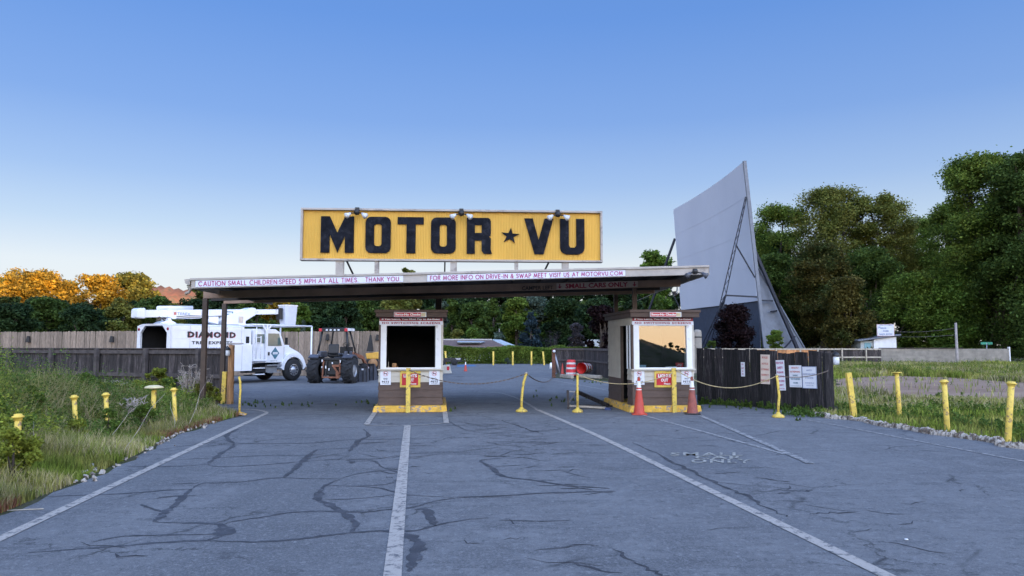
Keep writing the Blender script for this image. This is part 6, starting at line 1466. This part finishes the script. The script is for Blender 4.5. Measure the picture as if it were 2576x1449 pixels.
def dead_bush(px, ytop, hw, Y, label, seed=1, n=46, m='dead'):
    H = ZA(ytop, Y); Wd = hw / F * Y; r = random.Random(seed); mb = MB(); t = thing('dead_bush', label, 'bush', (XA(px, Y), Y, 0))
    for k in range(n):
        a = r.uniform(0, 6.28); e = r.uniform(.2, 1) * Wd; top = H * r.uniform(.55, 1); pts = [Vector((r.gauss(0, .05), r.gauss(0, .05), 0))]
        tgt = Vector((math.cos(a) * e, math.sin(a) * e, top))
        for i in range(1, 6): pts.append(Vector((0, 0, 0)).lerp(tgt, i / 5) + Vector((r.gauss(0, .05), r.gauss(0, .05), 0)) * Wd * 1.2)
        mb.tube(pts, [.018, .014, .011, .009, .007, .004], 4, cap=False)
        for q in range(7):
            s = pts[r.randint(2, 5)]; e2 = s + Vector((r.gauss(0, .16), r.gauss(0, .16), r.uniform(.0, .25))) * (Wd * 1.3); mid = s.lerp(e2, .5) + Vector((r.gauss(0, .02), r.gauss(0, .02), .03)); mb.tube([s, mid, e2], [.008, .006, .003], 3, cap=False)
    mb.build('twigs', M[m], t); return t
bush(405, 925, 36, 24.5, 'leaf_yel', 'rounded yellow green bush under the grey box on the low fence', seed=3, n=3600, ls=.035)
bush(470, 945, 70, 22.5, 'leaf_weed', 'broad low green bush between the mushroom post and the timber post', seed=33, n=4200, ls=.035)
bush(520, 965, 34, 19.6, 'leaf_olive', 'scrubby bush with tiny yellow flowers at the foot of the brown canopy post', seed=4, n=2600, ls=.028)
bush(552, 975, 16, 19.2, 'leaf_yel', 'narrow flowering weed against the square yellow post', seed=5, n=900, ls=.022)
bush(225, 938, 40, 21.5, 'leaf_weed', 'tall bushy weed rising in front of the low fence left of centre', seed=6, n=2400, ls=.032, shape='column')
bush(150, 958, 46, 20, 'leaf', 'wide dark green bush at the left, before the low fence', seed=7, n=3000, ls=.034)
bush(60, 985, 60, 18, 'leaf_olive', 'olive brush heap near the left picture edge', seed=8, n=3200, ls=.034)
bush(310, 970, 50, 18, 'leaf_dark', 'dark leafy bush between two capped posts', seed=9, n=3000, ls=.032)
bush(480, 985, 40, 18.4, 'leaf_weed', 'bright weed clump right of the mushroom capped post', seed=19, n=2200, ls=.028)
bush(58, 1078, 60, 8.9, 'leaf_yel', 'leafy weed clump in front of the far left post', seed=71, n=3600, ls=.022, base=.1)
bush(205, 1056, 34, 12.2, 'leaf_yel', 'yellow green weed clump in front of the left leaning post', seed=72, n=1800, ls=.022, base=.1)
bush(285, 1028, 30, 12.8, 'leaf_weed', 'green weed clump in front of the second capped post', seed=73, n=1600, ls=.022, base=.1)
bush(372, 1020, 34, 14.6, 'leaf_weed', 'weed clump at the foot of the mushroom capped post', seed=74, n=1800, ls=.024, base=.1)
dead_bush(490, 922, 34, 20.8, 'tall bare pinkish grey bush in front of the brown canopy post', 1, 60)
dead_bush(300, 958, 30, 21, 'small bare grey bush beside the tall bushy weed', 2, 40)
dead_bush(20, 985, 60, 14.5, 'sprawling bare brush at the far left', 3, 46)
dead_bush(120, 1000, 40, 16, 'bare pale brush between the two left bushes', 21, 40)
dead_bush(350, 1000, 30, 15.5, 'bare pale brush left of the mushroom capped post', 22, 30)
dead_bush(528, 940, 20, 20, 'thin bare stalks right of the brown canopy post', 4, 14)
t = thing('long_stalks', 'long pale stalks slanting through the left verge weeds', 'stalks', G(330, 1140))
for a, b, h in (((300, 1150), (415, 990), .95), ((250, 1130), (360, 1010), .8), ((470, 1080), (520, 960), .85), ((440, 1090), (428, 1010), .6), ((90, 1180), (85, 1060), .9), ((600, 1000), (590, 990), .2)):
    p = G(*a); q = AT(b[0], b[1], p.y + .6); mb = MB(t.location); mb.tube([p, p.lerp(q, .35) + Vector((.03, 0, .05)), p.lerp(q, .7) + Vector((-.02, 0, .05)), q], [.0045, .004, .003, .0015], 5); mb.build('stalk', M['dead'], t)

# ================= TREES =================
random.seed(21)
# left, lit by the last sun
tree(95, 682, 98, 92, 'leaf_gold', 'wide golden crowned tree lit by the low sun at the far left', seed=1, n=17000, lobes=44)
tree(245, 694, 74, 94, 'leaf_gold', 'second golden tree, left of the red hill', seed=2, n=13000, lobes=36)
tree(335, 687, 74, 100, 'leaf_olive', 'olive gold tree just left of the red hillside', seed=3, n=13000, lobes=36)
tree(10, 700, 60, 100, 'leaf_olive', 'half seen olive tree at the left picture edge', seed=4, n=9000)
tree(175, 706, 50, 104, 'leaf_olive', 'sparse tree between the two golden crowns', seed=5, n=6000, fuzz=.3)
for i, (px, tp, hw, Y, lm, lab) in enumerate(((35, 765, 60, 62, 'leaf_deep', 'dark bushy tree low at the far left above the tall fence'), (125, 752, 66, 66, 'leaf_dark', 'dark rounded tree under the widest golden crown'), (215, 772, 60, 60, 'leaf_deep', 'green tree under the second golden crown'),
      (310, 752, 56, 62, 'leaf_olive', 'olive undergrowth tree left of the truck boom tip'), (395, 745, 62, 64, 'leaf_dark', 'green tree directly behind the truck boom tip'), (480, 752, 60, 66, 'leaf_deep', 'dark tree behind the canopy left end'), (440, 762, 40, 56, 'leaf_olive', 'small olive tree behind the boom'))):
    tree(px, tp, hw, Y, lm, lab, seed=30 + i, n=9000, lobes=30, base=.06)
# centre woods
C_ = [(560, 742, 60, 84, 'leaf_deep', 'dark tree behind the boom between the two left canopy posts', 'round'), (640, 752, 55, 74, 'leaf_dark', 'green tree behind the truck boom middle', 'round'), (700, 748, 52, 92, 'leaf_gold', 'olive yellow tree above the truck boom', 'round'),
 (745, 762, 46, 70, 'leaf', 'green tree right of the lift bucket', 'round'), (800, 750, 60, 80, 'leaf_deep', 'dark broad tree above the tractor roof', 'round'), (868, 756, 50, 74, 'leaf_deep', 'very dark tree right of the tractor roof', 'round'),
 (765, 805, 14, 60, 'leaf_sage', 'small pale conical fir just right of the lift bucket', 'cone'), (925, 752, 50, 88, 'leaf_dark', 'green tree left of the left booth roof', 'round'), (1000, 735, 55, 100, 'leaf_olive', 'grey olive tree above the left booth roof', 'round'),
 (1028, 674, 34, 128, 'leaf_olive', 'tree top poking above the canopy roof in the middle', 'round'), (1135, 752, 26, 100, 'leaf_dark', 'narrow dark conifer right of the left booth roof', 'column'), (1115, 760, 30, 104, 'leaf_sage', 'grey green tree touching the left booth roof', 'round'),
 (1190, 765, 46, 99, 'leaf_dark', 'dark green round tree behind the two wires', 'round'), (1240, 738, 44, 101, 'leaf_dark', 'dark spreading spruce in the middle of the woods', 'cone'), (1300, 752, 46, 98, 'leaf', 'lighter green tree behind the blue spruce', 'round'),
 (1350, 745, 50, 112, 'leaf_sage', 'pale sage tree high behind the blue spruce', 'round'), (1336, 785, 42, 94, 'leaf_blue', 'dense blue spruce in front of the woods', 'cone'), (1415, 752, 56, 104, 'leaf_deep', 'green tree left of the two-arm utility pole', 'round'),
 (1500, 748, 60, 108, 'leaf_deep', 'broad green tree behind the two-arm utility pole', 'round'), (1515, 772, 48, 62, 'leaf_purple', 'nearly black purple tree left of the right booth', 'round'), (1448, 815, 20, 66, 'leaf_lilac', 'small purplish grey tree below the two-arm pole', 'round'),
 (1590, 760, 40, 70, 'leaf_deep', 'dark tree right behind the right booth roof', 'round'), (1655, 750, 46, 62, 'leaf_dark', 'green tree between the right booth and the screen', 'cone'), (1645, 630, 56, 112, 'leaf_light', 'tree crown rising behind the left edge of the white screen', 'round')]
for i, (px, tp, hw, Y, lm, lab, shp) in enumerate(C_):
    tree(px, tp, hw, Y, lm, lab, shp, seed=60 + i, n=(11000 if shp != 'cone' or hw > 20 else 3500), lobes=34 if shp != 'cone' else 70, base=.06 if shp != 'cone' else .03, name='conifer_tree' if shp == 'cone' else 'broadleaf_tree')
bush(1150, 828, 26, 91, 'leaf_olive', 'left one of two clipped round shrubs beyond the hedge', name='round_shrub', seed=91, n=5000, lobes=9, ls=.13)
bush(1200, 827, 30, 92, 'leaf_light', 'right one of two clipped round shrubs beyond the hedge', name='round_shrub', seed=92, n=5000, lobes=9, ls=.13)
bush(1256, 836, 22, 86, 'leaf_sage', 'pale grey green shrub at the gable of the low building', seed=93, n=3000, ls=.13)
dead_bush(1388, 832, 24, 78, 'leafless lilac grey bush right of the blue spruce', 11, 60, 'leaf_lilac')
bush(1277, 902, 9, 66, 'leaf_sage', 'silvery rosette weed at the foot of the hedge', seed=94, n=500, ls=.09)
# leafy clumps standing out of the left verge
rq = random.Random(77)
for k in range(38):
    Y = rq.uniform(10.5, 21); X = float(edge_x(Y)) - rq.uniform(.7, 4.2) - .08 * Y
    X = min(max(X, -Y * .70), float(edge_x(Y)) - .55)
    px_ = CX + X / Y * F; h_ = rq.uniform(.68, 1.02) * (1 if Y < 14 else .72)
    b_ = bush(px_, 868 + (EYE - h_) * F / Y, rq.uniform(.22, .48) * F / Y, Y, rq.choice(['leaf_weed', 'leaf_yel', 'leaf_yel', 'leaf_weed']), 'leafy weed clump standing above the grass of the left verge', name='weed_clump', seed=300 + k, n=2300, lobes=20, ls=.026, base=.05, shape='column', thin=.35)
    b_['group'] = 'leafy weed clumps in the left verge'
# hedge of weeds across the far edge
def box_foliage(name, label, x0, x1, y0, y1, h, n, ls, lm, seed, cat='hedge', kind=None):
    r = np.random.default_rng(seed); X = r.uniform(x0, x1, n); Y = y0 + (y1 - y0) * r.uniform(0, 1, n) ** 2; top = h * (1 + .10 * pnoise(X, Y, 1.4, seed) + .05 * pnoise(X, Y, .4, seed + 1))
    Z = top * (1 - r.uniform(0, 1, n) ** 2.2); V, Fq = leaf_cards(np.stack([X, Y, Z], 1), ls, r, flat=.1, aspect=.45); o = npmesh(name, V, Fq, M[lm]); tag(o, label, cat, kind=kind); return o
box_foliage('hedge', 'long green overgrown hedge behind the far yellow bollards', XA(1105, 67), XA(1425, 67), 67, 71, 1.48, 42000, .075, 'leaf', 5)
box_foliage('hedge', 'dark green growth in front of the pale walls behind the low fence', XA(1425, 62), XA(1570, 62), 62, 64.5, 1.42, 14000, .07, 'leaf', 6)
box_foliage('brush', 'dark brush behind the far board fence under the right trees', XA(1740, 64), XA(2620, 66), 66, 68.5, 1.1, 15000, .08, 'leaf_dark', 7, 'brush', 'stuff')
# wood masses far behind (one stuff object each)
def wood(name, label, spots, lm, seed, n=9000):
    Vs, Fs, k = [], [], 0; r = np.random.default_rng(seed)
    for i, (px, tp, hw, Y) in enumerate(spots):
        H = ZA(tp, Y); Wd = hw / F * Y; P, C, Rr = crown_points(seed * 50 + i, Wd, H, 26, n, 'round', .02, .16); P[:, 0] += XA(px, Y); P[:, 1] += Y
        V, Fq = leaf_cards(P, .0024 * Y, r, flat=.6); Vs.append(V); Fs.append(Fq + k); k += len(V)
    o = npmesh(name, np.concatenate(Vs), np.concatenate(Fs), M[lm]); tag(o, label, 'woods', kind='stuff')
rw = random.Random(4)
wood('distant_woods', 'dark wooded slope far behind the middle of the lot', [(520 + 54 * i + rw.uniform(-15, 15), 712 + rw.uniform(-4, 10), 58, 135 + rw.uniform(-10, 14)) for i in range(22)], 'leaf_deep', 3)
wood('distant_woods', 'lighter wooded slope showing between the nearer trees', [(540 + 95 * i + rw.uniform(-20, 20), 765 + rw.uniform(-10, 10), 52, 116 + rw.uniform(-6, 6)) for i in range(12)], 'leaf_dark', 4)
wood('distant_woods', 'low dark woods behind the tall fence at the left', [(-20 + 60 * i + rw.uniform(-15, 15), 768 + rw.uniform(-22, 14), 52, 80 + rw.uniform(-5, 5)) for i in range(11)], 'leaf_deep', 5)
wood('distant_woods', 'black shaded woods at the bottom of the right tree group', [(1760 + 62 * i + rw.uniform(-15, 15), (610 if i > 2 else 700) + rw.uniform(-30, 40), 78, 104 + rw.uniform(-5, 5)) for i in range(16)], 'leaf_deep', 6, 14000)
# right group
R_ = [(1965, 512, 104, 96, 'leaf', 'tree crown rising just right of the white screen edge', 16000), (2098, 470, 118, 92, 'leaf_olive', 'tallest pinkish topped tree in the middle of the right group', 20000), (2222, 488, 110, 90, 'leaf_olive', 'tall airy tree right of the pinkish topped one', 18000),
 (2330, 545, 110, 95, 'leaf', 'loose tree in the gap left of the giant right tree', 12000), (1950, 640, 66, 84, 'leaf_dark', 'dark tree behind the screen side wing', 10000), (2065, 610, 84, 80, 'leaf_bronze', 'bronze leaved dense tree behind the screen side wing', 16000),
 (2190, 625, 84, 82, 'leaf_dark', 'mid green tree above the white kiosk', 14000), (2290, 690, 84, 76, 'leaf', 'green tree behind the kiosk sign', 13000), (2400, 705, 78, 74, 'leaf_light', 'bright green low tree above the block wall', 13000),
 (2480, 392, 150, 74, 'leaf', 'giant spreading tree filling the upper right corner', 34000), (2590, 385, 120, 68, 'leaf_dark', 'dark giant tree cut by the right picture edge', 26000), (2405, 505, 92, 84, 'leaf', 'tree branch mass left of the giant tree', 12000), (2520, 640, 110, 72, 'leaf_dark', 'black shaded lower tree before the giant tree', 15000), (2130, 700, 70, 72, 'leaf_bronze', 'bronze tree just left of the kiosk', 12000), (2660, 560, 120, 64, 'leaf_dark', 'dark tree mostly outside the right picture edge', 12000)]
for i, (px, tp, hw, Y, lm, lab, n) in enumerate(R_):
    big = hw > 115
    tree(px, tp, hw, Y, lm, lab, seed=120 + i, n=int(n * 2.1), lobes=110 if big else 85, base=.30 if tp < 560 else .05, ls=.125, fuzz=.27 if tp < 560 else .2, name='tall_tree' if tp < 560 else 'broadleaf_tree')
bush(1845, 768, 52, 67, 'leaf_purple', 'dark red leaved shrub under the movie screen', name='red_shrub', seed=95, n=16000, lobes=60, ls=.10)
bush(1946, 832, 24, 64, 'leaf', 'fresh green shrub against the screen side wing', seed=96, n=6000, lobes=30, ls=.08)
bush(1785, 850, 16, 62, 'leaf_dark', 'small dark shrub at the foot of the lattice legs', seed=97, n=1800, ls=.08)
# trees on the hill behind the viewer, mirrored by the booth glass
for k, (x, h, wd) in enumerate(((97, 10.6, 2.2), (99.6, 9.4, 1.6), (102, 8.6, 1.5))):
    P, C, Rr = crown_points(7 + k, wd, h, 14, 2500, 'round', .55, .3); V, Fq = leaf_cards(P, .2, rng); t = thing('broadleaf_tree', 'tree on the hill behind the viewer, ' + ('tallest', 'middle', 'slim right')[k] + ' one', 'tree', (x, -200, 0)); npmesh('crown', V, Fq, M['leaf_dark'], t); MB().tube([(0, 0, 0), (0, 0, h * .8)], .12, 6).build('trunk', M['trunk'], t)
